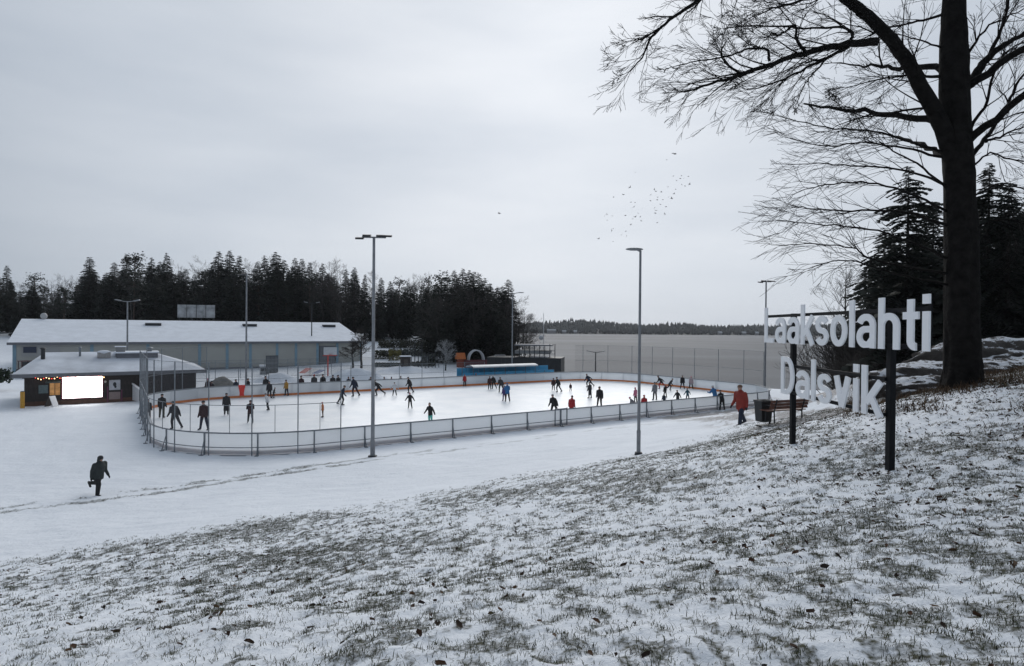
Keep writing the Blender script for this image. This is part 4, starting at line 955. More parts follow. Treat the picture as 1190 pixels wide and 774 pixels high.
# trunk
tp_ = smooth_path([opt(1119, 449), opt(1119, 425), opt(1118, 380), opt(1117, 300), opt(1115, 230), opt(1112, 165), opt(1109, 110), opt(1108, 60), opt(1109, 0), opt(1112, -90), opt(1106, -200), opt(1112, -330)], 12, .002)
tw = .82 * np.interp(np.linspace(0, 1, len(tp_)), [0, .06, .15, .3, .5, .62, .75, 1], [27, 23, 21.5, 20.5, 17.2, 17.5, 13, 3]) * PXM
tm = MB(); tm.tube(tp_, list(tw), 56)
for a in range(len(tp_)):          # furrowed bark
    c = tp_[a]; jj = np.arange(56); zz_ = np.full(56, c.z)
    f = (vnoise(jj * .62 + 3 * vnoise(zz_ * .8, jj * 0, 3), zz_ * 1.6, 5) - .5) * .13 + (vnoise(jj * .2, zz_ * .7, 8) - .5) * .10
    for j in range(56): v = Vector(tm.v[a * 56 + j]); tm.v[a * 56 + j] = tuple(c + (v - c) * (1 + float(f[j])))
for k in range(6):          # low root swellings
    an = k * 1.05 + .3; tm.tube([Vector((math.cos(an) * .3, math.sin(an) * .3, .5)), Vector((math.cos(an) * .36, math.sin(an) * .36, .2)), Vector((math.cos(an) * .44, math.sin(an) * .44, -.1))], [.12, .12, .06], 7)
M_oak = mat('oak_bark', (.0115, .0105, .0098), .95, .45, 5, 1.0, 14, spec=.1)
tm.build('trunk', M_oak, oak, smooth=True)
twg = MB()
def limb(pts, w0, w1, kids=8, klen=(.5, 1.3), lv=3, jit=.012, bias=None, name='limb', f0=.15, spread=(.3, .8)):
    """pts = (px, py, depth offset); widths are picture widths at the trunk's distance"""
    P = smooth_path([opt(*p) for p in pts], 5, jit); n = len(P)
    rad = [max(.006, (w0 + (w1 - w0) * (k / (n - 1)) ** .8) * PXM * .43) for k in range(n)]
    m = MB(); m.tube(P, rad, 9 if w0 > 9 else 5); m.build(name, M_oak, oak, smooth=True)
    tot = sum((P[k + 1] - P[k]).length for k in range(n - 1))
    for c in range(kids):
        f = f0 + (1 - f0) * (c + orng.random()) / kids; k = min(n - 2, int(f * (n - 1))); a = P[k]; dn = (P[k + 1] - P[k]).normalized()
        ax = Quaternion(dn, orng.uniform(0, 6.283)) @ dn.orthogonal().normalized(); cd = Quaternion(ax, orng.uniform(*spread)) @ dn
        if bias: cd = (cd + Vector(bias)).normalized()
        grow(twg, orng, a, cd, orng.uniform(*klen) * 1.45, min(rad[k] * .5, .022), 1, lv, .15, -.004, (4, 5), (.25, .62), .0042, None, (.4, .75))
    grow(twg, orng, P[-1], (P[-1] - P[-2]), klen[0], rad[-1] * .9, 1, lv, .14, 0, (4, 6), (.3, .8), .0055)
LB = (-.25, 0, -.05)
limb([(1114, 205, 0), (1095, 150, -.1), (1075, 110, -.2), (1055, 73, -.3), (1030, 40, -.5), (1003, 14, -.6), (975, -8, -.8), (935, -34, -1), (880, -55, -1.2)], 24, 9, 16, (.7, 1.6), 3, .008)
limb([(1018, 48, -.5), (985, 52, -.6), (940, 60, -.7), (900, 73, -.8), (862, 87, -.9), (828, 97, -1), (795, 107, -1.1)], 11, 2, 26, (.5, 1.2), 3, .012, LB)
limb([(863, 86, -.9), (850, 79, -.9), (838, 64, -.9), (843, 50, -.9)], 4, 1.5, 7, (.3, .8), 3, .01, LB)
limb([(893, 70, -.8), (891, 58, -.8), (870, 57, -.8), (845, 66, -.8), (815, 70, -.8), (785, 77, -.8)], 4, 1.2, 10, (.4, .9), 3, .012, LB)
limb([(935, 60, -.7), (926, 46, -.7), (923, 30, -.7), (905, 40, -.7), (880, 44, -.7)], 5, 1.3, 9, (.4, .9), 3, .012, LB)
limb([(988, 50, -.6), (990, 38, -.6), (975, 32, -.6), (935, 33, -.6), (890, 30, -.6), (850, 32, -.6)], 5, 1.3, 14, (.4, 1.0), 3, .012, LB)
limb([(985, 54, -.6), (955, 70, -.5), (925, 85, -.4), (895, 98, -.3), (868, 104, -.3)], 5, 1.2, 18, (.5, 1.1), 3, .012, (-.25, 0, -.12))
limb([(965, 64, -.6), (945, 85, -.5), (935, 100, -.5), (925, 122, -.5)], 3, 1, 8, (.3, .8), 3, .012, (-.2, 0, -.15))
limb([(880, -55, -1.2), (845, -25, -1.3), (812, 0, -1.4), (778, 24, -1.5), (757, 44, -1.5), (746, 66, -1.5), (730, 84, -1.5)], 7, 1.2, 16, (.4, .9), 3, .012, LB)
limb([(770, 32, -1.5), (752, 42, -1.5), (736, 50, -1.5)], 2.5, 1, 5, (.3, .6), 3, .01, LB)
limb([(975, -8, -.8), (940, -2, -.9), (905, 8, -1), (870, 22, -1.1)], 5, 1.2, 14, (.5, 1.0), 3, .012, LB)
limb([(1094, 18, 0), (1060, 26, .1), (1030, 33, .2), (1000, 46, .3)], 4, 1.2, 8, (.4, 1.0), 3, .012, LB)
limb([(1096, 55, 0), (1065, 45, .4), (1035, 38, .6)], 3, 1, 7, (.4, .9), 3)
limb([(1098, 90, 0), (1060, 88, .5), (1020, 92, .8), (985, 102, 1)], 5, 1, 14, (.5, 1.1), 3, .012, (-.2, 0, -.1))
limb([(1092, 125, 0), (1050, 128, -.4), (1015, 135, -.7), (980, 128, -.9)], 4, 1, 12, (.5, 1.0), 3, .012, LB)
for pts, w, kd in (([(1100, 178, 0), (1060, 165, -.3), (1015, 153, -.6), (960, 148, -.9), (905, 135, -1.1)], 4.5, 20), ([(1100, 185, 0), (1050, 172, .5), (1000, 165, .9), (960, 170, 1.2), (915, 160, 1.4)], 4, 18),
                   ([(1100, 215, 0), (1060, 200, .4), (1010, 193, .7), (960, 190, 1), (915, 191, 1.3)], 4, 20), ([(1102, 220, 0), (1065, 190, -.5), (1032, 172, -.8), (1000, 160, -1)], 3.5, 10),
                   ([(1100, 245, 0), (1060, 225, -.3), (1010, 213, -.6), (960, 215, -.8), (930, 222, -1)], 4, 18), ([(1100, 262, 0), (1050, 246, .3), (990, 245, .5), (945, 243, .7), (918, 238, .8)], 4.5, 22),
                   ([(1100, 300, 0), (1060, 282, -.2), (1010, 266, -.4), (960, 262, -.6), (905, 256, -.7)], 4, 20), ([(1100, 318, 0), (1050, 310, .3), (1010, 300, .5), (990, 288, .6), (945, 283, .8), (905, 285, .9)], 4, 18),
                   ([(1100, 330, 0), (1040, 318, -.4), (985, 302, -.7), (940, 312, -.8)], 3.5, 14)):
    limb(pts, w, 1.0, kd, (.45, 1.05), 2, .014, (-.35, 0, .0), 'limb', .3, (.3, .7))
for pts, w, kd in (([(1127, 98, 0), (1140, 78, .1), (1158, 58, .2), (1185, 42, .4), (1230, 15, .6), (1290, -30, 1)], 14, 12), ([(1150, 62, .2), (1165, 30, .2), (1173, -5, .2), (1180, -60, .2)], 6, 8), ([(1128, 148, 0), (1146, 118, -.2), (1156, 82, -.3), (1170, 60, -.4), (1200, 45, -.5)], 5, 10),
                   ([(1128, 183, 0), (1150, 155, .2), (1172, 120, .4), (1186, 92, .5), (1225, 40, .7), (1270, -10, .9)], 7, 12), ([(1145, 165, .1), (1165, 158, .2), (1185, 148, .3), (1230, 140, .4)], 4, 10), ([(1128, 195, 0), (1150, 178, -.3), (1175, 185, -.5), (1215, 190, -.7)], 3, 10),
                   ([(1125, 60, 0), (1150, 30, -.5), (1190, 10, -.9)], 4, 9), ([(1128, 230, 0), (1160, 215, .3), (1195, 220, .6), (1240, 225, .8)], 3, 10), ([(1128, 265, 0), (1165, 255, -.3), (1200, 262, -.6)], 3, 8), ([(1108, 10, 0), (1090, -20, .2), (1070, -60, .4)], 8, 8)):
    limb(pts, w, 1.4, kd, (.5, 1.2), 3, .014)
# limbs behind and in front of the trunk, so the crown is round from the side
for an, z, ln in ((1.3, 6.5, 5), (2.0, 7.5, 5), (-1.4, 7.0, 4.5), (-1.0, 8.5, 4), (1.7, 9, 4)):
    P = [Vector((0, 0, z - .5)) + Vector((math.cos(an), math.sin(an), .45)) * ln * t_ * .25 for t_ in range(5)]
    m = MB(); m.tube(smooth_path(P, 4, .03), list(np.linspace(.11, .03, 17)), 6); m.build('limb', M_oak, oak, smooth=True)
    for q in P[1:]: grow(twg, orng, q, Vector((math.cos(an) + orng.gauss(0, .6), math.sin(an) + orng.gauss(0, .6), .3)), 1.4, .03, 1, 3, .15, 0, (3, 5), (.4, .9), .006)
crown = twg.build('twigs', M_oak, oak); crown['kind'] = 'stuff'
print('oak twig faces', len(twg.f))

# ------------------------------------------------------------------ rocks on the right bank
M_rock = bpy.data.materials.new('snowy_rock'); M_rock.use_nodes = True
t = M_rock.node_tree; b = t.nodes['Principled BSDF']; b.inputs['Roughness'].default_value = .85
gn = N('ShaderNodeNewGeometry'); sx = N('ShaderNodeSeparateXYZ'); co = N('ShaderNodeTexCoord'); n1 = N('ShaderNodeTexNoise'); n1.inputs['Scale'].default_value = 2.6; n1.inputs['Detail'].default_value = 12; n1.inputs['Roughness'].default_value = .72
ma = N('ShaderNodeMath'); ma.operation = 'MULTIPLY_ADD'; ma.inputs[1].default_value = 2.2
rr_ = N('ShaderNodeValToRGB'); rr_.color_ramp.elements[0].position = 1.17 - .05; rr_.color_ramp.elements[0].position = .95; rr_.color_ramp.elements[1].position = .99
rr_.color_ramp.elements[0].color = (0, 0, 0, 1); rr_.color_ramp.elements[1].color = (1, 1, 1, 1)
sc_ = N('ShaderNodeMath'); sc_.operation = 'MULTIPLY'; sc_.inputs[1].default_value = .485
rk = N('ShaderNodeValToRGB'); rk.color_ramp.elements[0].color = (.03, .027, .025, 1); rk.color_ramp.elements[1].color = (.10, .085, .075, 1)
mi = N('ShaderNodeMix'); mi.data_type = 'RGBA'; mi.inputs['B'].default_value = (.68, .71, .76, 1)
K = t.links.new
K(gn.outputs['Normal'], sx.inputs[0]); K(co.outputs['Object'], n1.inputs[0]); K(n1.outputs[0], ma.inputs[0]); K(sx.outputs['Z'], ma.inputs[2]); K(ma.outputs[0], sc_.inputs[0]); K(sc_.outputs[0], rr_.inputs[0])
rb_ = N('ShaderNodeBump'); rb_.inputs['Strength'].default_value = 1.0; rb_.inputs['Distance'].default_value = .25; K(n1.outputs[0], rb_.inputs['Height']); K(rb_.outputs[0], b.inputs['Normal'])
K(rr_.outputs[0], mi.inputs['Factor']); K(n1.outputs[0], rk.inputs[0]); K(rk.outputs[0], mi.inputs['A']); K(mi.outputs['Result'], b.inputs['Base Color'])
def rock(label, px, py, d, r, seed, rz):
    p = at(px, py, d); g = gz(p.x, p.y); bm = bmesh.new(); bmesh.ops.create_icosphere(bm, subdivisions=5, radius=1.0)
    co_ = np.array([v.co for v in bm.verts]); n_ = fbm(co_[:, 0] * 1.6 + seed, co_[:, 1] * 1.6 + co_[:, 2] * 1.3, 4, seed); n2_ = fbm(co_[:, 0] * 5 + co_[:, 2] * 3, co_[:, 1] * 5, 3, seed + 5)
    for v, a, c in zip(bm.verts, n_, n2_): v.co *= (.62 + .6 * a + .26 * c); v.co.x *= r[0]; v.co.y *= r[1]; v.co.z *= r[2]
    me = bpy.data.meshes.new('rock'); bm.to_mesh(me); bm.free(); me.materials.append(M_rock); me.polygons.foreach_set('use_smooth', [True] * len(me.polygons))
    return tag(inst(me, 'rock_outcrop', None, (p.x, p.y, g), (0, 0, rz)), label, 'rock')
rock('long snow-dusted rock ridge between the large sign and the oak trunk', 1085, 432, 24, (3.6, 2.2, .95), 3, .45)
rock('small snow-topped rock below the ridge near the sign', 1078, 443, 20, (1.8, 1.0, .42), 6, .3)
rock('snow-dusted rock ridge to the right of the oak trunk', 1172, 420, 27, (4.2, 2.4, 1.25), 9, .25)
rock('flat snowy boulder in front of the right rock ridge', 1160, 428, 23, (1.8, 1.2, .5), 14, .1)

# ------------------------------------------------------------------ the two-line place sign
SC_ = .80
sA = at(888, 399, 14.0); sB = at(1079, 408, 8.32); sdir = Vector((sB.x - sA.x, sB.y - sA.y, 0)); SLn = sdir.length; sdir.normalize(); sang = math.atan2(sdir.y, sdir.x)
M_let = mat('letter_white', (.86, .87, .89), .45, .03, 2); M_pst = mat('post_black', (.006, .0065, .008), .7, .2, 3, spec=.2)
gl = gz(*at(914, 515, 12.8).xy)
sign = thing('place_sign', 'big sign of white cut-out letters reading Laaksolahti Dalsvik on black posts', 'sign', (sA.x, sA.y, 0), sang)
TK = .135; XH = .70
def arc(cx, cy, rx, ry, a0, a1, n=14): return [(cx + rx * math.cos(math.radians(a0 + (a1 - a0) * k / n)), cy + ry * math.sin(math.radians(a0 + (a1 - a0) * k / n))) for k in range(n + 1)]
HK = TK / 2
GLY = {
 'L': (.48, [[(HK, 0), (HK, 1)], [(0, HK), (.48, HK)]]),
 'l': (TK, [[(HK, 0), (HK, 1)]]),
 'i': (TK, [[(HK, 0), (HK, XH)], [(HK, .83), (HK, 1)]]),
 'a': (.50, [arc(.25, .47, .25 - HK, XH - HK - .47, 165, 0) + [(.50 - HK, 0)], [(.50 - HK, .385)] + [(.30, .385)] + arc(.235, .226, .235 - HK, .159, 100, 260) + [(.32, .072), (.50 - HK - .02, .17)]]),
 'k': (.50, [[(HK, 0), (HK, 1)], [(TK * .9, .24), (.46, XH)], [(.22, .40), (.46, 0)]]),
 's': (.45, [arc(.225, .35 + .141, .225 - HK, .141, 20, 262) + arc(.225, .35 - .141, .225 - HK, .141, 82, -160)]),
 'o': (.52, [arc(.26, .35, .26 - HK, .35 - HK, 90, 450, 36)]),
 'h': (.50, [[(HK, 0), (HK, 1)], arc(.25, .45, .25 - HK, XH - HK - .45, 175, 0) + [(.50 - HK, 0)]]),
 't': (.33, [[(.16, .93), (.16, .2)] + arc(.27, .18, .11, .11, 180, 275), [(0, XH - HK), (.33, XH - HK)]]),
 'D': (.54, [[(HK, 0), (HK, 1)], [(TK * .8, 1 - HK), (.24, 1 - HK)] + arc(.24, .5, .30 - HK, .5 - HK, 88, -88, 24) + [(.24, HK), (TK * .8, HK)]]),
 'v': (.48, [[(HK, XH), (.24, .02)], [(.48 - HK, XH), (.24, .02)]]),
}
def letter_line(txt, x0, x1, zb):
    gap = .085; tot = sum(GLY[c][0] for c in txt) + gap * (len(txt) - 1); sx_ = (x1 - x0) / (tot * SC_) * SC_; x = x0
    for ch in txt:
        w, st = GLY[ch]; m = MB()
        for q, path in enumerate(st):
            P = [Vector((px_, pz_)) for px_, pz_ in path]; Lf, Rt = [], []
            for k in range(len(P)):
                d = (P[min(k + 1, len(P) - 1)] - P[max(k - 1, 0)]); 
                if ch == 'o' and k in (0, len(P) - 1): d = P[1] - P[-2]
                d.normalize(); n_ = Vector((-d.y, d.x)) * HK; Lf.append(P[k] + n_); Rt.append(P[k] - n_)
            y0, y1 = -.0006 * q, .028 + .0006 * q; T = lambda v, y: (v.x * sx_, y, v.y * SC_)
            for k in range(len(P) - 1):
                a, b2, c, d = Lf[k], Lf[k + 1], Rt[k + 1], Rt[k]
                m.quad(T(a, y0), T(d, y0), T(c, y0), T(b2, y0)); m.quad(T(a, y1), T(b2, y1), T(c, y1), T(d, y1)); m.quad(T(a, y0), T(b2, y0), T(b2, y1), T(a, y1)); m.quad(T(d, y0), T(d, y1), T(c, y1), T(c, y0))
            if ch != 'o':
                for k in (0, len(P) - 1): m.quad(T(Lf[k], y0), T(Lf[k], y1), T(Rt[k], y1), T(Rt[k], y0))
        m.build('letter', M_let, sign, (x, 0, zb)); x += (w + gap) * sx_
letter_line('Laaksolahti', 0, SLn, 6.53)
def sx_of(px, d): p = at(px, 450, d); return (Vector((p.x, p.y, 0)) - Vector((sA.x, sA.y, 0))).dot(sdir)
d0_, d1_ = sx_of(907.5, 13.08), sx_of(1024, 9.4)
letter_line('Dalsvik', d0_, d1_, 5.45)
for nm, x0, x1, z in (('top_bar', 0.02, SLn * .985, 7.10), ('bottom_bar', .02, SLn * .985, 6.55), ('top_bar', d0_ + .02, d1_ - .02, 6.03), ('bottom_bar', d0_ + .02, d1_ - .02, 5.47)):
    m = MB(); m.bbox((x0, .055, z), (x1, .095, z + .06)); m.build(nm, M_pst, sign)
m = MB(); m.bbox((SLn - .1, .058, 6.62), (SLn - .06, .09, 7.3)); m.build('letter_strut', M_pst, sign)
m = MB(); m.bbox((sx_of(995, 10) - .02, .058, 5.5), (sx_of(995, 10) + .02, .09, 6.2)); m.build('letter_strut', M_pst, sign)
for px, d in ((914, 12.8), (1024, 9.4)):
    x = sx_of(px, d); q = Vector((sA.x, sA.y, 0)) + sdir * x; g = gz(q.x, q.y)
    m = MB(); m.bbox((x - .055, .1, g - .15), (x + .055, .19, 7.17)); m.build('post', M_pst, sign)
    heap_n = 14
SIGNP = [(Vector((sA.x, sA.y, 0)) + sdir * sx_of(px, d)) for px, d in ((914, 12.8), (1024, 9.4))]

# ------------------------------------------------------------------ bench and litter bin by the path
bpt = hit(915, 490)
M_slat = mat('bench_slats', (.115, .045, .028), .6, .35, 6); 
bench = thing('park_bench', 'park bench with reddish-brown slats facing the rink beside the path', 'bench', (bpt.x, bpt.y, bpt.z - .02), math.radians(22))
for k in range(4):
    m = MB(); m.bbox((-.95, .0 + k * .115, .44), (.95, .10 + k * .115, .475)); m.build('seat_slat', M_slat, bench)
for k in range(3):
    m = MB(); m.box((0, -.06 - .03 * k, .58 + k * .12), (1.9, .03, .105), Matrix.Rotation(math.radians(-14), 3, 'X')); m.build('back_slat', M_slat, bench)
for s_ in (-.7, .7):
    m = MB(); m.tube([(s_, .4, 0), (s_, .38, .43)], .03, 6); m.tube([(s_, -.05, 0), (s_, -.03, .43), (s_, -.16, .9)], .03, 6); m.tube([(s_, -.05, .42), (s_, .42, .42)], .028, 6); m.tube([(s_, -.08, .62), (s_, .38, .64)], .022, 6); m.build('leg_frame', M_dark, bench)
bq = hit(887, 495)
bin_ = thing('litter_bin', 'dark plastic litter bin on a post next to the bench', 'litter bin', (bq.x, bq.y, bq.z - .02), .3)
m = MB()
pr = [(-.27, -.22), (.27, -.22), (.27, .22), (-.27, .22)]
i0 = len(m.v); m.v += [(x * .82, y * .82, .2) for x, y in pr] + [(x, y, .98) for x, y in pr]; m.f += [(0, 3, 2, 1), (0, 1, 5, 4), (1, 2, 6, 5), (2, 3, 7, 6), (3, 0, 4, 7)]; m.mi += [0] * 5
m.build('body', mat('bin_black', (.018, .019, .021), .6, .3, 3), bin_)
m = MB(); m.bbox((-.29, -.24, .96), (.29, -.2, 1.03)); m.bbox((-.29, .2, .96), (.29, .24, 1.03)); m.bbox((-.29, -.2, .96), (-.25, .2, 1.03)); m.bbox((.25, -.2, .96), (.29, .2, 1.03)); m.build('rim', M_dark, bin_)
m = MB(); m.quad((-.25, -.2, .9), (.25, -.2, .9), (.25, .2, .9), (-.25, .2, .9)); m.build('bag', mat('bag_grey', (.06, .06, .065), .5), bin_)
m = MB(); m.tube([(.3, 0, 0), (.3, 0, .95)], .035, 7); m.bbox((-.2, -.18, .0), (.32, .18, .05)); m.build('stand', M_dark, bin_)

# ------------------------------------------------------------------ birds
bm2 = MB(); bm2.ellipsoid((0, 0, 0), (.055, .16, .05), 6, 5); bm2.ellipsoid((0, .17, .02), (.035, .05, .035), 6, 4)
for s_ in (-1, 1): bm2.quad((s_ * .03, .07, .02), (s_ * .25, .05, .11), (s_ * .26, -.03, .11), (s_ * .03, -.08, .02)); bm2.quad((s_ * .25, .05, .11), (s_ * .48, -.07, .06), (s_ * .26, -.03, .11))
bm2.quad((-.02, -.14, .01), (.02, -.14, .01), (.06, -.27, .01), (-.06, -.27, .01))
M_bird = mat('bird_black', (.02, .02, .022), .8); bme = bm2.mesh('bird', M_bird)
brng = random.Random(9)
for k in range(58):
    u = brng.random(); px = 705 + 95 * u + brng.gauss(0, 6); py = 262 - 58 * u + brng.gauss(0, 17); d = brng.uniform(75, 110); p = at(px, py, d)
    tag(inst(bme, 'bird', None, tuple(p), (brng.gauss(0, .15), brng.gauss(0, .5), brng.uniform(-1, 1) - 1.2), (brng.uniform(.5, .9),) * 3), 'tiny dark bird in the flock above the lake', 'bird', 'flock of birds above the lake')
for (px, py, s_, lab) in ((784, 179, 1.25, 'single dark bird flying above the flock'), (580, 248, 1.1, 'single dark bird flying far from the flock over the wood')):
    tag(inst(bme, 'bird', None, tuple(at(px, py, 80)), (0, .3, -1.3), (s_,) * 3), lab, 'bird')
# ------------------------------------------------------------------ grass blades and fallen leaves on the bank
gr = np.random.RandomState(21)
def scatter(n, dmin, dmax, tmin=-1.0, tmax=1.0):
    d = np.sqrt(gr.rand(n) * (dmax ** 2 - dmin ** 2) + dmin ** 2); x = d * (tmin + (tmax - tmin) * gr.rand(n)); return x, d
def blades(n, dmin, dmax, lmin, lmax, wid, base_p):
    cx, cy = scatter(n * 5, dmin, dmax)
    m = grass_mask(cx, cy); inside = (edge_y(cx) - cy > -.6) | (dist_poly(cx, cy, TR) < 1.6); sl = sstep(0, 2, edge_y(cx) - cy) * base_p
    keep = (gr.rand(len(cx)) < np.maximum(m ** .8, sl)) & inside; cx, cy = cx[keep][:n], cy[keep][:n]
    nb_ = 6; k = len(cx)
    bx_ = (cx[:, None] + gr.normal(0, .035, (k, nb_))).ravel(); by_ = (cy[:, None] + gr.normal(0, .035, (k, nb_))).ravel()
    bz = hgt(bx_, by_) + micro(bx_, by_) - .006
    N_ = len(bx_); an = gr.rand(N_) * 6.283; ln = gr.uniform(lmin, lmax, N_); lean = gr.uniform(.5, 1.5, N_); wdt = wid * gr.uniform(.6, 1.3, N_)
    dx, dy = np.cos(an), np.sin(an); px_, py_ = -dy * wdt, dx * wdt
    h1 = ln * .55 * np.cos(lean * .6); r1 = ln * .55 * np.sin(lean * .6); h2 = h1 + ln * .45 * np.cos(lean * 1.3); r2 = r1 + ln * .45 * np.sin(lean * 1.3)
    P = np.empty((N_, 5, 3))
    P[:, 0] = np.stack([bx_ - px_, by_ - py_, bz], 1); P[:, 1] = np.stack([bx_ + px_, by_ + py_, bz], 1)
    P[:, 2] = np.stack([bx_ + dx * r1 + px_ * .8, by_ + dy * r1 + py_ * .8, bz + h1], 1); P[:, 3] = np.stack([bx_ + dx * r1 - px_ * .8, by_ + dy * r1 - py_ * .8, bz + h1], 1)
    P[:, 4] = np.stack([bx_ + dx * r2, by_ + dy * r2, bz + h2], 1)
    col = np.empty((N_, 3)); tcol = np.array([(.028, .038, .012), (.046, .056, .020), (.085, .075, .040), (.022, .018, .012)]); ch = gr.choice(4, N_, p=[.40, .32, .13, .15]); col = tcol[ch] * gr.uniform(.6, 1.3, (N_, 1))
    return P, col
Ps, Cs = [], []
for a in ((7000, 2.2, 5.5, .015, .06, .0020, .15), (15000, 5.5, 11, .02, .06, .0030, .12), (26000, 11, 29, .025, .07, .0045, .07)):
    P, c = blades(*a); Ps.append(P); Cs.append(c)
P = np.concatenate(Ps); Cc = np.concatenate(Cs); nbv = len(P); ids = np.arange(nbv)[:, None] * 5
F3 = np.concatenate([ids + np.array([[0, 1, 2]]), ids + np.array([[0, 2, 3]]), ids + np.array([[3, 2, 4]])])
vm = bpy.data.materials.new('grass_blade'); vm.use_nodes = True; t = vm.node_tree; b = t.nodes['Principled BSDF']; b.inputs['Roughness'].default_value = .7; b.inputs['Specular IOR Level'].default_value = .2
ac = N('ShaderNodeAttribute'); ac.attribute_name = 'tint'; t.links.new(ac.outputs['Color'], b.inputs['Base Color'])
me = np_mesh('grass', P.reshape(-1, 3), F3, vm)
a_ = me.attributes.new('tint', 'FLOAT_COLOR', 'POINT'); a_.data.foreach_set('color', np.repeat(np.concatenate([Cc, np.ones((nbv, 1))], 1), 5, 0).astype(np.float32).ravel())
tag(inst(me, 'grass'), 'dark grass blades poking through the thin snow on the bank', 'grass', kind='stuff')
# brown bracken and dead grass round the rocks
kx = gr.uniform(8.0, 27, 13000); ky = gr.uniform(10.5, 34, 13000); kk = (fbm(kx * .6, ky * .6, 3, 91) > .47) & (kx / ky > .55); kx, ky = kx[kk], ky[kk]
bx_ = (kx[:, None] + gr.normal(0, .12, (len(kx), 7))).ravel(); by_ = (ky[:, None] + gr.normal(0, .12, (len(kx), 7))).ravel(); bz = hgt(bx_, by_) - .01; N_ = len(bx_)
an = gr.rand(N_) * 6.283; ln = gr.uniform(.08, .30, N_); le = gr.uniform(.3, 1.3, N_); wd = .010 * gr.uniform(.6, 1.6, N_); dx, dy = np.cos(an), np.sin(an)
PB = np.stack([np.stack([bx_ - dy * wd, by_ + dx * wd, bz], 1), np.stack([bx_ + dy * wd, by_ - dx * wd, bz], 1), np.stack([bx_ + dx * ln * np.sin(le), by_ + dy * ln * np.sin(le), bz + ln * np.cos(le)], 1)], 1)
cb = np.array([(.075, .042, .020), (.045, .026, .015), (.11, .075, .042)])[gr.choice(3, N_, p=[.45, .35, .2])] * gr.uniform(.6, 1.3, (N_, 1))
me = np_mesh('bracken', PB.reshape(-1, 3), np.arange(N_ * 3).reshape(-1, 3), vm)
a_ = me.attributes.new('tint', 'FLOAT_COLOR', 'POINT'); a_.data.foreach_set('color', np.repeat(np.concatenate([cb, np.ones((N_, 1))], 1), 3, 0).astype(np.float32).ravel())
tag(inst(me, 'bracken'), 'dead brown bracken and grass round the rocks on the bank', 'bracken', kind='stuff')
# leaves: curled, four quads each
def leaves(n):
    x1, y1 = scatter(int(n * .35), 2.3, 14, -.9, .95); x2, y2 = scatter(int(n * .65), 5, 21, .4, 1.05)
    x, y = np.concatenate([x1, x2]), np.concatenate([y1, y2]); k = edge_y(x) - y > .5; x, y = x[k], y[k]
    rr_ = np.abs(gr.normal(0, 3.2, 1700)) + .5; aa_ = gr.rand(1700) * 6.283; x = np.concatenate([x, ob.x + rr_ * np.cos(aa_) - .4]); y = np.concatenate([y, ob.y + rr_ * np.sin(aa_) - 1.2])
    for q in SIGNP:
        x = np.concatenate([x, q.x + gr.normal(0, .22, 60)]); y = np.concatenate([y, q.y + gr.normal(0, .22, 60)])
    z = hgt(x, y) + micro(x, y); n_ = len(x); s = gr.uniform(.009, .025, n_); an = gr.rand(n_) * 6.283; curl = gr.uniform(.2, 2.0, n_); tl = gr.normal(0, .35, n_)
    out = np.empty((n_, 9, 3)); k = 0
    for j, v in enumerate((-1, 0, 1)):
        for i, u in enumerate((-1, 0, 1)):
            w = .35 if v else 1.0; w = w * (.6 + .8 * gr.rand(n_)); lu = u * w * s * .9; lv = v * s * 1.25 * (.7 + .5 * gr.rand(n_)) + u * u * s * .3
            dz = curl * s * .6 * (u * u) + tl * lv + .008 + .25 * s
            out[:, k] = np.stack([x + lu * np.cos(an) - lv * np.sin(an), y + lu * np.sin(an) + lv * np.cos(an), z + dz], 1); k += 1
    tc_ = np.array([(.060, .028, .014), (.030, .018, .012), (.10, .055, .028)])[gr.choice(3, n_, p=[.4, .42, .18])] * gr.uniform(.6, 1.3, (n_, 1)); return out, tc_
LP, LC = leaves(2800); nl = len(LP); il = np.arange(nl)[:, None] * 9
FL = np.concatenate([il + np.array([[a, a + 1, a + 4, a + 3]]) for a in (0, 1, 3, 4)])
me = np_mesh('leaves', LP.reshape(-1, 3), FL, vm, True)
a_ = me.attributes.new('tint', 'FLOAT_COLOR', 'POINT'); a_.data.foreach_set('color', np.repeat(np.concatenate([LC, np.ones((nl, 1))], 1), 9, 0).astype(np.float32).ravel())
tag(inst(me, 'fallen_leaves'), 'curled brown oak leaves strewn over the snowy bank', 'leaves', kind='stuff')
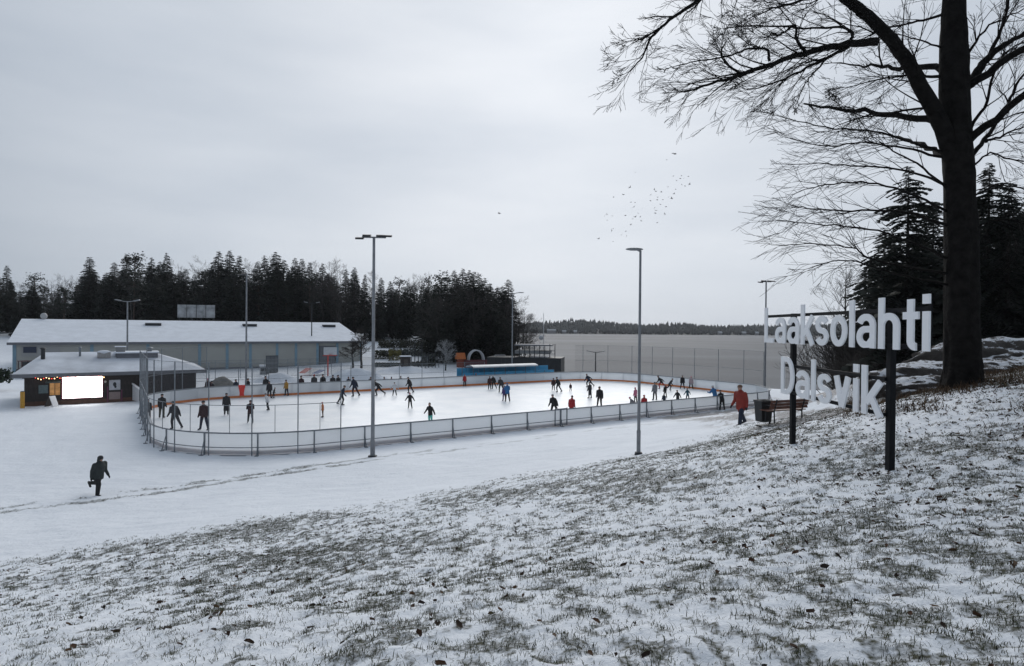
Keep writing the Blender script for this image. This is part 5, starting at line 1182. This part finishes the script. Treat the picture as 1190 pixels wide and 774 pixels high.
# ------------------------------------------------------------------ people
M_skin = mat('skin', (.42, .25, .19), .6)
def cone(mb, p0, p1, r0, r1, n=10):
    p0, p1 = Vector(p0), Vector(p1); mb.ellipsoid(p0, (r0,) * 3, n, 7); mb.ellipsoid(p1, (r1,) * 3, n, 7)
    if (p1 - p0).length > 1e-4: mb.tube([p0, p1], [r0, r1], n)
def rotx(a): return Matrix.Rotation(a, 3, 'X')
def body_proto(lean=6, legs=((8, 4, 10), (-8, 4, 10)), arms=((10, 12, 20), (-10, 12, 20)), coat=.80, hood=False, vox=.024, fingers=False, turn=0, seat=False, bulk=1.0):
    """one continuous figure 1.75 m tall, facing +y. legs = (swing forward, out, knee bend), arms = (swing, out, elbow), degrees"""
    prims = []; mb = MB(); D = math.radians
    def add(p0, p1, r0, r1, part): cone(mb, p0, p1, r0, r1); prims.append((Vector(p0), Vector(p1), r0, r1, part))
    hz = .92; T = rotx(D(-lean)); hip = Vector((0, 0, hz))
    tp = lambda x, y, z: hip + T @ Vector((x, y, z - hz))
    # torso: stacked elliptical rings
    rings = [(coat, .200 if coat < .7 else .185, .150), ((coat + .95) / 2, .19, .145), (1.0, .178, .135), (1.16, .188, .14), (1.32, .205, .14), (1.42, .158, .105), (1.47, .12, .09), (1.52, .062, .062)]
    base = len(mb.v); nr = 16
    for z, a, c in rings:
        for j in range(nr):
            an = 2 * math.pi * j / nr; q = tp(a * bulk * math.cos(an), c * bulk * math.sin(an), z); mb.v.append(tuple(q))
    for k in range(len(rings) - 1):
        for j in range(nr): mb.f.append((base + k * nr + j, base + k * nr + (j + 1) % nr, base + (k + 1) * nr + (j + 1) % nr, base + (k + 1) * nr + j)); mb.mi.append(0)
    mb.f.append(tuple(base + j for j in reversed(range(nr)))); mb.f.append(tuple(base + (len(rings) - 1) * nr + j for j in range(nr))); mb.mi += [0, 0]
    prims.append((tp(-.05, 0, coat + .06), tp(-.05, 0, 1.40), .15 * bulk, .13 * bulk, 1)); prims.append((tp(.05, 0, coat + .06), tp(.05, 0, 1.40), .15 * bulk, .13 * bulk, 1))
    ends = {}; feet = []
    for i, s_ in enumerate((-1, 1)):
        sw, ou, kn = legs[i]
        h0 = hip + Vector((s_ * .088, 0, -.02)); R1 = Matrix.Rotation(D(s_ * -ou), 3, 'Y') @ rotx(D(sw)); kne = h0 + R1 @ Vector((0, 0, -.43))
        R2 = Matrix.Rotation(D(s_ * -ou), 3, 'Y') @ rotx(D(sw - kn)); ank = kne + R2 @ Vector((0, 0, -.40))
        add(h0, kne, .108 * bulk, .080 * bulk, 2); add(kne, ank, .078 * bulk, .062 * bulk, 2)
        R3 = Matrix.Rotation(D(s_ * -ou), 3, 'Y') @ rotx(D((sw - kn) * (.4 if abs(sw - kn) < 40 else .9)))
        heel = ank + R3 @ Vector((0, -.045, -.045)); toe = ank + R3 @ Vector((s_ * .02, .165, -.055)); add(heel, toe, .048, .042, 3); add(ank, heel, .055, .05, 3); feet.append((heel, toe))
    for i, s_ in enumerate((-1, 1)):
        sw, ou, el = arms[i]; sh = tp(s_ * .172 * bulk, 0, 1.375); R1 = T @ Matrix.Rotation(D(s_ * -ou), 3, 'Y') @ rotx(D(sw)); elb = sh + R1 @ Vector((0, 0, -.29))
        R2 = T @ Matrix.Rotation(D(s_ * -ou), 3, 'Y') @ rotx(D(sw + el)); wr = elb + R2 @ Vector((0, 0, -.25)); add(sh, elb, .085 * bulk, .070, 1); add(elb, wr, .068, .054, 1)
        if fingers:
            pm_ = wr + R2 @ Vector((0, .005, -.08)); add(wr + R2 @ Vector((0, 0, -.02)), pm_, .036, .038, 4)
            for f in range(4):
                k0 = pm_ + R2 @ Vector((0, -.033 + .022 * f, -.022)); k1 = k0 + R2 @ Vector((-s_ * .008, 0, -(.035, .042, .045, .034)[f])); k2 = k1 + R2 @ Vector((-s_ * .022, .0, -.026)); add(k0, k1, .0125, .0115, 4); add(k1, k2, .0115, .010, 4)
            t0 = wr + R2 @ Vector((-s_ * .005, .034, -.04)); t1 = t0 + R2 @ Vector((-s_ * .012, .030, -.032)); t2 = t1 + R2 @ Vector((-s_ * .012, .004, -.03)); add(t0, t1, .015, .013, 4); add(t1, t2, .013, .011, 4)
        else:
            hd = wr + R2 @ Vector((0, .005, -.085)); add(wr, hd, .042, .046, 4); add(wr + R2 @ Vector((0, .03, -.04)), wr + R2 @ Vector((0, .06, -.085)), .02, .018, 4)
    # neck and head
    Hh = T @ rotx(D(lean * .7)) @ Matrix.Rotation(D(turn), 3, 'Z'); nk = tp(0, .01, 1.50); hc = nk + Hh @ Vector((0, .025, .135))
    add(nk + T @ Vector((0, 0, -.03)), nk + T @ Vector((0, 0, .06)), .055, .052, 0)
    mb.ellipsoid(hc, (.078, .096, .112), 14, 10, Hh); prims.append((hc + Hh @ Vector((0, 0, -.02)), hc + Hh @ Vector((0, 0, .03)), .085, .085, 0))
    add(hc + Hh @ Vector((0, .085, -.005)), hc + Hh @ Vector((0, .105, -.028)), .012, .016, 0); add(hc + Hh @ Vector((0, .06, -.075)), hc + Hh @ Vector((0, .075, -.08)), .032, .026, 0)
    for s_ in (-1, 1): add(hc + Hh @ Vector((s_ * .078, -.005, .0)), hc + Hh @ Vector((s_ * .086, -.012, -.02)), .014, .012, 0)
    if hood: add(nk + T @ Vector((0, -.08, .02)), hc + Hh @ Vector((0, -.035, .02)), .075, .112, 1)
    # collar
    add(tp(-.03, 0, 1.485), tp(.03, 0, 1.485), .07, .07, 1)
    me0 = mb.mesh('tmp', M_skin); ob_ = bpy.data.objects.new('tmp', me0); COL.objects.link(ob_)
    md = ob_.modifiers.new('r', 'REMESH'); md.mode = 'VOXEL'; md.voxel_size = vox; ms = ob_.modifiers.new('s', 'SMOOTH'); ms.factor = .5; ms.iterations = 3 if not fingers else 2
    dg = bpy.context.evaluated_depsgraph_get(); me = bpy.data.meshes.new_from_object(ob_.evaluated_get(dg)); bpy.data.objects.remove(ob_); me.name = 'person_body'
    co_ = np.empty(len(me.vertices) * 3, np.float32); me.vertices.foreach_get('co', co_); co_ = co_.reshape(-1, 3)
    z0 = co_[:, 2].min(); co_[:, 2] -= z0; me.vertices.foreach_set('co', co_.ravel())
    pc = np.empty(len(me.polygons) * 3, np.float32); me.polygons.foreach_get('center', pc); pc = pc.reshape(-1, 3); pc[:, 2] += 0 if abs(pc[:, 2].min() - z0) < .05 else z0
    best = np.full(len(pc), 1e9); lab = np.zeros(len(pc), np.int32)
    for (a, c, r0, r1, part) in prims:
        a_, c_ = np.array(a), np.array(c); ab = c_ - a_; t_ = np.clip(((pc - a_) @ ab) / max(1e-9, ab @ ab), 0, 1); d_ = np.linalg.norm(pc - a_ - t_[:, None] * ab, axis=1) - (r0 + (r1 - r0) * t_); d_ = d_ - (.02 if part in (1,) else 0)
        u = d_ < best; best[u] = d_[u]; lab[u] = part
    me.materials.clear()
    for k in range(5): me.materials.append(M_skin)
    me.polygons.foreach_set('material_index', lab); me.polygons.foreach_set('use_smooth', [True] * len(me.polygons)); me.update()
    hc2 = hc - Vector((0, 0, z0)); feet = [(h - Vector((0, 0, z0)), t_ - Vector((0, 0, z0))) for h, t_ in feet]
    hgt0 = hc2.z + .125
    return dict(me=me, head=hc2, Hr=Hh, feet=feet, H=hgt0)
POSE = {
 'stand': body_proto(2, ((3, 4, 4), (-3, 4, 3)), ((4, 9, 14), (2, 9, 12))),
 'coat': body_proto(3, ((4, 2, 4), (-4, 2, 4)), ((6, 9, 15), (0, 9, 15)), coat=.34),
 'glide': body_proto(14, ((14, 3, 26), (-16, 12, 12)), ((14, 12, 30), (-16, 12, 20))),
 'glide2': body_proto(18, ((-18, 14, 10), (18, 4, 30)), ((-16, 12, 24), (18, 11, 34))),
 'push': body_proto(34, ((36, 5, 52), (-34, 10, 18)), ((45, 12, 30), (-30, 15, 20))),
 'armsout': body_proto(8, ((6, 8, 14), (-6, 8, 14)), ((4, 34, 14), (0, 34, 14))),
 'hands': body_proto(8, ((10, 4, 14), (-10, 6, 12)), ((32, 10, 70), (30, 10, 72))),
 'wide': body_proto(4, ((0, 10, 4), (0, 10, 4)), ((5, 9, 15), (5, 9, 15))),
 'bent': body_proto(42, ((24, 6, 34), (4, 8, 30)), ((50, 8, 20), (50, 8, 20))),
 'lean': body_proto(26, ((4, 5, 4), (-6, 5, 4)), ((58, 10, 60), (58, 10, 60))),
 'sit': body_proto(8, ((86, 6, 84), (84, 6, 86)), ((34, 12, 60), (34, 12, 60))),
 'walk': body_proto(5, ((20, 2, 8), (-20, 2, 16)), ((-10, 7, 22), (12, 7, 28)), coat=.70, fingers=True, vox=.011, bulk=1.16),
 'run': body_proto(10, ((-24, 4, 60), (20, 3, 24)), ((14, 5, 26), (-14, 6, 24)), coat=.72, fingers=True, vox=.012, hood=True, turn=-18, bulk=1.25),
}
hm = MB()
for k in range(1):
    n = 16; rows = [(.0, .086, .104), (.03, .088, .106), (.06, .082, .098), (.085, .062, .076), (.10, .036, .044), (.106, .008, .01)]
    for a in range(len(rows) - 1):
        for j in range(n):
            a0_, a1_ = 2 * math.pi * j / n, 2 * math.pi * (j + 1) / n; (z0_, x0_, y0_), (z1_, x1_, y1_) = rows[a], rows[a + 1]
            hm.quad((x0_ * math.cos(a0_), y0_ * math.sin(a0_), z0_), (x0_ * math.cos(a1_), y0_ * math.sin(a1_), z0_), (x1_ * math.cos(a1_), y1_ * math.sin(a1_), z1_), (x1_ * math.cos(a0_), y1_ * math.sin(a0_), z1_))
    hm.tube([(.084 * math.cos(j * .4189), .102 * math.sin(j * .4189), .005) for j in range(16)], .013, 6, False)
HAT = hm.mesh('hat', M_dark, True)
pmm = MB(); pmm.ellipsoid((0, 0, .13), (.032,) * 3, 8, 6); POM = pmm.mesh('bobble', M_dark, True)
bl_ = MB(); bl_.bbox((-.004, -.12, -.035), (.004, .16, 0)); bl_.bbox((-.012, -.06, 0), (.012, -.04, .03)); bl_.bbox((-.012, .08, 0), (.012, .10, .03)); BLADE = bl_.mesh('skate_blade', mat('blade_steel', (.45, .46, .48), .3, metal=.6))
hr_ = MB(); hr_.ellipsoid((0, -.02, .015), (.092, .105, .118), 12, 8); HAIR = hr_.mesh('hair', M_dark, True)
ey = MB(); ey.ellipsoid((0, 0, 0), (.011, .007, .009), 8, 6); EYE = ey.mesh('eye', M_dark, True)
ms_ = MB(); ms_.ellipsoid((0, 0, 0), (.024, .006, .006), 8, 5); MOUTH = ms_.mesh('mouth', mat('lips', (.25, .09, .08), .6), True)
def cloth(c):
    nm = 'cloth_%02x%02x%02x' % tuple(int(min(1, max(0, v)) * 255) for v in c); return mat(nm, c, .85, .18, 5)
BLK, CHA, NAV, MAR, RED, YEL, OLV, GRY, WHT, PNK, TEA, BLU, PUR, TUR, BRN, ORA = (.012, .012, .014), (.028, .028, .032), (.012, .018, .036), (.035, .012, .014), (.34, .022, .026), (.42, .22, .03), (.04, .042, .028), (.16, .165, .18), (.55, .56, .58), (.45, .14, .22), (.02, .07, .10), (.03, .13, .30), (.08, .05, .16), (.10, .42, .36), (.14, .08, .05), (.46, .16, .06)
def person(label, pose, pos, H, face, jk, tr, hat=None, shoes=BLK, gl=BLK, skates=True, group=None, bob=None, hair=None, name='person'):
    P = POSE[pose]; s = H / P['H'] if pose not in ('bent', 'push', 'lean', 'sit') else H / 1.75
    o = bpy.data.objects.new(name, P['me']); COL.objects.link(o); o.location = pos; o.rotation_euler = (0, 0, face); o.scale = (s * 1.1, s * 1.1, s * 1.03)
    for k, c in enumerate((None, jk, tr, shoes, gl)):
        if c is not None: o.material_slots[k].link = 'OBJECT'; o.material_slots[k].material = cloth(c)
    tag(o, label, 'person', group)
    e = P['Hr'].to_euler(); hp_ = P['head']
    if hat:
        h = inst(HAT, 'hat', o, tuple(hp_ + P['Hr'] @ Vector((0, -.008, .025))), tuple(e)); h.material_slots[0].link = 'OBJECT'; h.material_slots[0].material = cloth(hat)
        if bob: q = inst(POM, 'bobble', h); q.material_slots[0].link = 'OBJECT'; q.material_slots[0].material = cloth(bob)
    if hair or not hat:
        h = inst(HAIR, 'hair', o, tuple(hp_ + P['Hr'] @ Vector((0, -.012, .008))), tuple(e)); h.material_slots[0].link = 'OBJECT'; h.material_slots[0].material = cloth(hair or (.02, .014, .01))
    if skates:
        for hl, to in P['feet']:
            d = to - hl; inst(BLADE, 'skate_blade', o, ((hl.x + to.x) / 2, (hl.y + to.y) / 2, min(hl.z, to.z) - .045), (math.atan2(d.z, math.hypot(d.x, d.y)), 0, math.atan2(-d.x, d.y)))
    else:
        for s2 in (-1, 1): inst(EYE, 'eye', o, tuple(hp_ + P['Hr'] @ Vector((s2 * .032, .087, .012))), tuple(e))
        inst(MOUTH, 'mouth', o, tuple(hp_ + P['Hr'] @ Vector((0, .094, -.058))), tuple(e))
    return o
def ice_p(px, py, py_top, pose=None):
    p = atz(px, py, .0); H = (py - py_top) / FPX * p.y; return (p.x, p.y, .035), max(.85, min(1.95, H))
pr_ = random.Random(4)
def sk(px, top, foot, label, pose, jk, tr, face, hat=BLK, **k):
    pos, H = ice_p(px, foot, top)
    if pose in ('bent', 'push', 'lean'): H = min(1.85, H * 1.15)
    s = H / 1.75; pos = (pos[0], pos[1], .035 * s)
    person(label, pose, pos, H, math.radians(face), jk, tr, hat, **k)
# facing: 0 = away from the camera, 180 = towards it, 90 = to the left, -90 = to the right
sk(172, 465, 488, 'dark figure skating close along the end net by the kiosk', 'stand', CHA, BLK, 30)
sk(188, 459, 486, 'skater in black jacket and olive trousers just inside the kiosk-end net', 'stand', BLK, OLV, 10)
sk(203, 468, 499, 'skater in charcoal jacket leaning into a turn at the kiosk end', 'glide', CHA, CHA, 60)
sk(237, 467, 500, 'broad skater in dark maroon jacket standing with legs apart', 'wide', MAR, NAV, 175)
sk(263, 458, 483, 'skater in a long black coat', 'coat', BLK, BLK, 20, shoes=WHT)
sk(291, 466, 492, 'skater in maroon jacket and hat with hands held in front', 'hands', MAR, BLK, 200, MAR, shoes=GRY)
sk(311, 458, 477, 'child in white top skating beside the far boards', 'glide2', WHT, BLK, 80, GRY)
sk(313, 444, 463, 'tall black-clad skater right against the far boards', 'stand', BLK, BLK, 30)
sk(318, 451, 463, 'small child in dark suit next to the tall black-clad skater', 'glide', CHA, BLK, -60)
sk(333, 442, 460, 'skater in yellow jacket and dark hat at the far boards', 'wide', YEL, NAV, 150)
sk(375, 468, 485, 'small child in orange-brown suit alone on the ice', 'stand', ORA, BRN, 120, RED)
sk(397, 449, 471, 'navy-clad skater leaning forward on the ice', 'glide2', NAV, BLK, -70)
sk(412, 439, 461, 'dark skater with red leggings near the far boards', 'glide', NAV, MAR, 60)
sk(440, 443, 460, 'dark skater gliding behind the floodlight mast', 'push', BLK, BLK, 90)
sk(458.5, 445, 460, 'skater in white jacket and black trousers by the far boards', 'armsout', WHT, BLK, 20)
sk(476, 439, 457, 'black-clad skater with arm raised to the far boards', 'glide', BLK, BLK, 70)
sk(476.5, 457, 475, 'black-clad child with a pink hat', 'armsout', BLK, CHA, 175, PNK)
sk(500, 469, 494, 'skater in turquoise leggings and black jacket with arms out', 'armsout', BLK, TUR, 150, None, hair=(.12, .09, .07))
sk(540, 436, 449, 'skater in red jacket leaning at the far boards by the shelter', 'stand', RED, BLK, 20, RED)
sk(569, 438, 453, 'small skater in red and black beside the white-hatted skater', 'stand', MAR, BLK, 0)
sk(573.5, 437, 452, 'dark skater with a white hat by the far boards', 'glide', BLK, BLK, 30, WHT)
sk(582, 439, 456, 'dark skater in the group by the far boards', 'glide2', CHA, BLK, 160)
sk(586, 449, 466, 'small skater in a purple suit holding on to the blue-jacketed skater', 'stand', PUR, PUR, 30, NAV)
sk(589.5, 446, 467, 'skater in bright blue jacket and maroon trousers', 'hands', BLU, MAR, 10, BLU)
sk(643, 440, 454, 'slim dark child at the far boards in front of the boathouse', 'stand', MAR, BLK, 0)
sk(648.5, 439, 456, 'dark adult skater beside the slim child in front of the boathouse', 'glide', BLK, BLK, 50)
sk(663, 446, 455, 'tiny child in a red suit', 'stand', MAR, MAR, 0, RED)
sk(643.5, 459, 484, 'black-clad skater striding past the gate', 'glide2', BLK, BLK, 150, GRY)
sk(664, 461, 485, 'skater in scarlet jacket near the rink gate', 'glide', RED, BLK, -20)
sk(684.5, 436, 450, 'dark skater at the far boards below the end net', 'push', NAV, BLK, 40)
sk(685.5, 445, 463, 'bulky dark skater in front of another at the far side', 'coat', CHA, BLK, 40)
sk(697, 450, 474, 'tall black-clad skater in mid ice with one arm back', 'glide', BLK, BLK, 160)
sk(738.5, 451, 468, 'child in pink hat and pink scarf', 'stand', PNK, BLK, 40, PNK)
sk(737, 463, 479, 'child in pale grey bending forward by the near rail', 'bent', GRY, GRY, 70, PNK)
sk(748.5, 460, 482, 'child in red jacket by the near rail behind the street lamp', 'stand', RED, GRY, 0, RED)
sk(761, 445, 465, 'skater in grey coat standing upright', 'stand', GRY, BLK, 20)
sk(768.5, 438, 452, 'skater in black top and red trousers at the lakeside end', 'push', BLK, RED, 60)
sk(773, 448, 462, 'black-clad skater between the grey coat and the bending skater', 'wide', BLK, BLK, 30)
sk(771.5, 458, 471, 'small skater in navy with white hat', 'coat', NAV, BLK, 10, WHT)
sk(778, 441, 454, 'dark skater bending low with one leg stretched back', 'push', CHA, MAR, -80)
sk(787.5, 454, 471, 'black-clad skater with arms spread at the lakeside end', 'armsout', BLK, BLK, 130)
sk(793, 437, 452, 'tall dark skater with wide stance against the end boards', 'wide', BLK, NAV, 170)
sk(803, 438, 452, 'skater in pale pink jacket against the end boards', 'wide', (.42, .33, .35), BLK, 170, PNK)
sk(799, 452, 466, 'child in teal jacket with arms out', 'armsout', TEA, NAV, 20)
# at the near rail and on the path
p = atz(831, 467, .55); r_ = bp_ and None
def on_ground(px, foot, top, label, pose, jk, tr, face, hat, H=None, **k):
    q = hit(px, foot); h_ = H or (foot - top) / FPX * q.y; person(label, pose, (q.x, q.y, q.z - .02), h_, math.radians(face), jk, tr, hat, skates=False, **k)
sk(831, 446, 473, 'skater in bright blue jacket and white hat at the near rail', 'lean', BLU, MAR, 20, WHT)
on_ground(839, 476, 455, 'dark-clad spectator leaning on the near rail beside the blue jacket', 'lean', BLK, BLK, 10, BLK, 1.65)
on_ground(861, 494, 448, 'person in a red jacket with hood down walking along the snowy path', 'walk', (.22, .026, .017), NAV, 122, BRN)
on_ground(114, 575, 530, 'child in dark grey jacket and hat running across the snow', 'run', (.026, .032, .032), BLK, -105, CHA)
# spectators behind the far boards
def spec(px, top, label, jk, hat, face=180, group=None, dv=.9, pose='stand'):
    best = None
    for k in range(-260, 260):
        q = from_rink(k * .1, RKW / 2 + dv); r = ray(px, 440)
        e_ = abs(q[0] / q[1] - r.x / r.y)
        if best is None or e_ < best[0]: best = (e_, q)
    q = best[1]; topz = at(px, top, q[1]).z; g = gz(*q); H = min(1.9, max(1.25, topz - g)); person(label, pose, (q[0], q[1], g - .02), H, math.radians(face), jk, BLK, hat, skates=False, group=group)
SG = 'spectators behind the far boards'; SLB = 'dark-clad spectator watching from behind the far boards'
spec(242, 440, 'spectator in red and pink behind the far boards by the kiosk', MAR, PNK)
for px, tp2 in ((247, 443), (275, 441), (289, 440), (376, 435), (387, 436), (393, 436), (405, 438), (430, 438), (447, 438), (455, 438), (466, 437)): spec(px, tp2, SLB, pr_.choice((BLK, CHA, NAV)), BLK, 180 + pr_.uniform(-50, 50), SG)
spec(309, 432, 'tall spectator in black on the snow heap behind the far boards', BLK, BLK, 170)
spec(350, 437, 'spectator in a maroon jacket by the striped tarpaulin', MAR, BLK)
spec(365, 435, 'spectator with a red hood among the dark spectators by the tarpaulin', CHA, RED)
spec(553, 434, 'spectator in red hat in front of the blue shelter', BLK, RED, 180)
BG = 'people sitting in the bench shelter'
for f in (.12, .2, .33, .40, .52, .58, .68, .8, .86):
    q = sh.matrix_basis @ Vector((SL * f, .95, .0)); person('dark figure sitting inside the blue bench shelter', 'sit', (q.x, q.y, .02), 1.7, RKT + math.pi, pr_.choice((BLK, CHA, GRY, MAR)), BLK, pr_.choice((BLK, RED, WHT)), skates=False, group=BG)
# red vest hung over the far boards
best = min(((abs(from_rink(k * .05, RKW / 2)[0] / from_rink(k * .05, RKW / 2)[1] - ray(281, 450).x / ray(281, 450).y), from_rink(k * .05, RKW / 2)) for k in range(-520, 520)), key=lambda e_: e_[0])[1]
vs = thing('red_vest', 'bright red vest hung over the far boards', 'vest', (best[0], best[1], 0), RKT)
m = MB(); prv = None
for z, w in ((BH + .06, .30), (BH - .1, .30), (BH - .35, .24), (BH - .7, .19), (BH - .95, .21)):
    row = [(x * w, -.06 - .02 * math.cos(x * 9), z) for x in (-1, -.5, 0, .5, 1)]
    if prv:
        for j in range(4): m.quad(prv[j], prv[j + 1], row[j + 1], row[j])
    prv = row
m.build('front', mat('vest_red', (.75, .035, .02), .6, .1), vs, smooth=True)
m = MB(); m.bbox((-.29, -.05, BH + .03), (.29, .1, BH + .075)); m.bbox((-.29, .06, BH - .3), (.29, .1, BH + .03)); m.build('back', mat('vest_red', (.75, .035, .02), .6), vs)

# ------------------------------------------------------------------ odds and ends beside the kiosk
q0_ = hit(152, 466); q1_ = hit(165, 470)
wbr = thing('white_barrier', 'short white slatted barrier at the corner between kiosk and rink net', 'barrier', (q0_.x, q0_.y, q0_.z - .02), math.atan2(q1_.y - q0_.y, q1_.x - q0_.x))
WL = math.dist(q0_.xy, q1_.xy); M_wb = mat('barrier_white', (.72, .73, .75), .5, .06)
for x in (0, WL): m = MB(); m.bbox((x - .04, -.04, 0), (x + .04, .04, 1.75 - .45 * (x > 0))); m.build('post', M_wb, wbr)
m = MB(); m.quad((0, -.05, 1.62), (WL, -.05, 1.16), (WL, -.05, 1.28), (0, -.05, 1.75)); m.quad((0, .05, 1.75), (WL, .05, 1.28), (WL, .05, 1.16), (0, .05, 1.62)); m.quad((0, -.05, 1.75), (WL, -.05, 1.28), (WL, .05, 1.28), (0, .05, 1.75)); m.build('top_rail', M_wb, wbr)
for k in range(9): x = WL * (k + 1) / 10; m = MB(); m.bbox((x - .025, -.02, .15), (x + .025, .02, 1.66 - .46 * (k + 1) / 10)); m.build('slat', M_wb, wbr)
hedge('dark green hedge at the end of the long hall by the road', -30, 10, 424, 62, 1.7, mat('hedge_green', (.022, .036, .020), .9, .4, 2), 12)
q = at(15, 430, hb[1] - 3.0); q.z = gz(q.x, q.y)
wc = thing('grit_box', 'pale grey grit box standing by the green hedge', 'box', (q.x, q.y, q.z - .02), .4)
m = MB(); m.bbox((-.5, -.35, 0), (.5, .35, .62)); m.build('body', mat('grit_grey', (.42, .44, .46), .6, .1), wc); m = MB(); m.bbox((-.55, -.4, .62), (.55, .4, .72)); m.build('lid', M_snow, wc)
hd_ = hb[1] + wall_t(hb, HA, 31) * math.sin(HA); q = at(31, 430, hd_ - 3.4)
tr_ = thing('tractor', 'small dark tractor with a loader parked between the kiosk and the hall', 'tractor', (q.x, q.y, gz(q.x, q.y) - .02), KA + .5); M_tr = mat('tractor_dark', (.022, .024, .03), .5, .3, 3)
m = MB(); m.bbox((-.5, -1.1, .55), (.5, .9, 1.15)); m.bbox((-.4, -1.5, .6), (.4, -1.1, 1.05)); m.build('chassis', M_tr, tr_)
m = MB(); m.bbox((-.55, 0, 1.15), (.55, 1.0, 1.25)); m.bbox((-.6, -.05, 2.15), (.6, 1.05, 2.25))
for x in (-.52, .52):
    for y in (.04, .96): m.bbox((x - .04, y - .04, 1.2), (x + .04, y + .04, 2.2))
cb_ = m.build('cab', mat('cab_maroon', (.07, .02, .022), .5, .2), tr_)
m = MB(); m.bbox((-.48, .02, 1.25), (.48, .06, 2.12)); m.build('window', mat('cab_glass', (.02, .025, .03), .15), cb_)
for x in (-.62, .62):
    for y, r in ((-.85, .42), (.65, .6)): m = MB(); m.tube([(x - .14, y, r), (x + .14, y, r)], r, 16); w2 = m.build('wheel', M_dark, tr_); m = MB(); m.tube([(x - .16, y, r), (x + .16, y, r)], r * .45, 10); m.build('rim', M_galv, w2)
for x in (-.45, .45): m = MB(); m.tube([(x, .1, 1.5), (x, -1.2, 1.75), (x, -2.1, .75)], .07, 6); m.build('loader_arm', M_tr, tr_)
m = MB(); m.quad((-.8, -2.1, .9), (.8, -2.1, .9), (.8, -2.2, .25), (-.8, -2.2, .25)); m.quad((-.8, -2.2, .25), (.8, -2.2, .25), (.8, -2.75, .2), (-.8, -2.75, .2)); m.quad((-.8, -2.1, .9), (-.8, -2.2, .25), (-.8, -2.75, .2)); m.quad((.8, -2.1, .9), (.8, -2.75, .2), (.8, -2.2, .25)); m.build('bucket', M_galv, tr_)

# ------------------------------------------------------------------ damp winter air
hv = bpy.data.materials.new('haze'); hv.use_nodes = True; t = hv.node_tree; t.nodes.clear()
pv = N('ShaderNodeVolumePrincipled'); pv.inputs['Color'].default_value = (.80, .84, .90, 1); pv.inputs['Density'].default_value = .00013; pv.inputs['Anisotropy'].default_value = .2
ou = N('ShaderNodeOutputMaterial'); t.links.new(pv.outputs[0], ou.inputs['Volume'])
m = MB(); m.bbox((-1300, -60, -7.8), (1900, 1600, 60)); tag(m.build('haze', hv), kind='stuff')
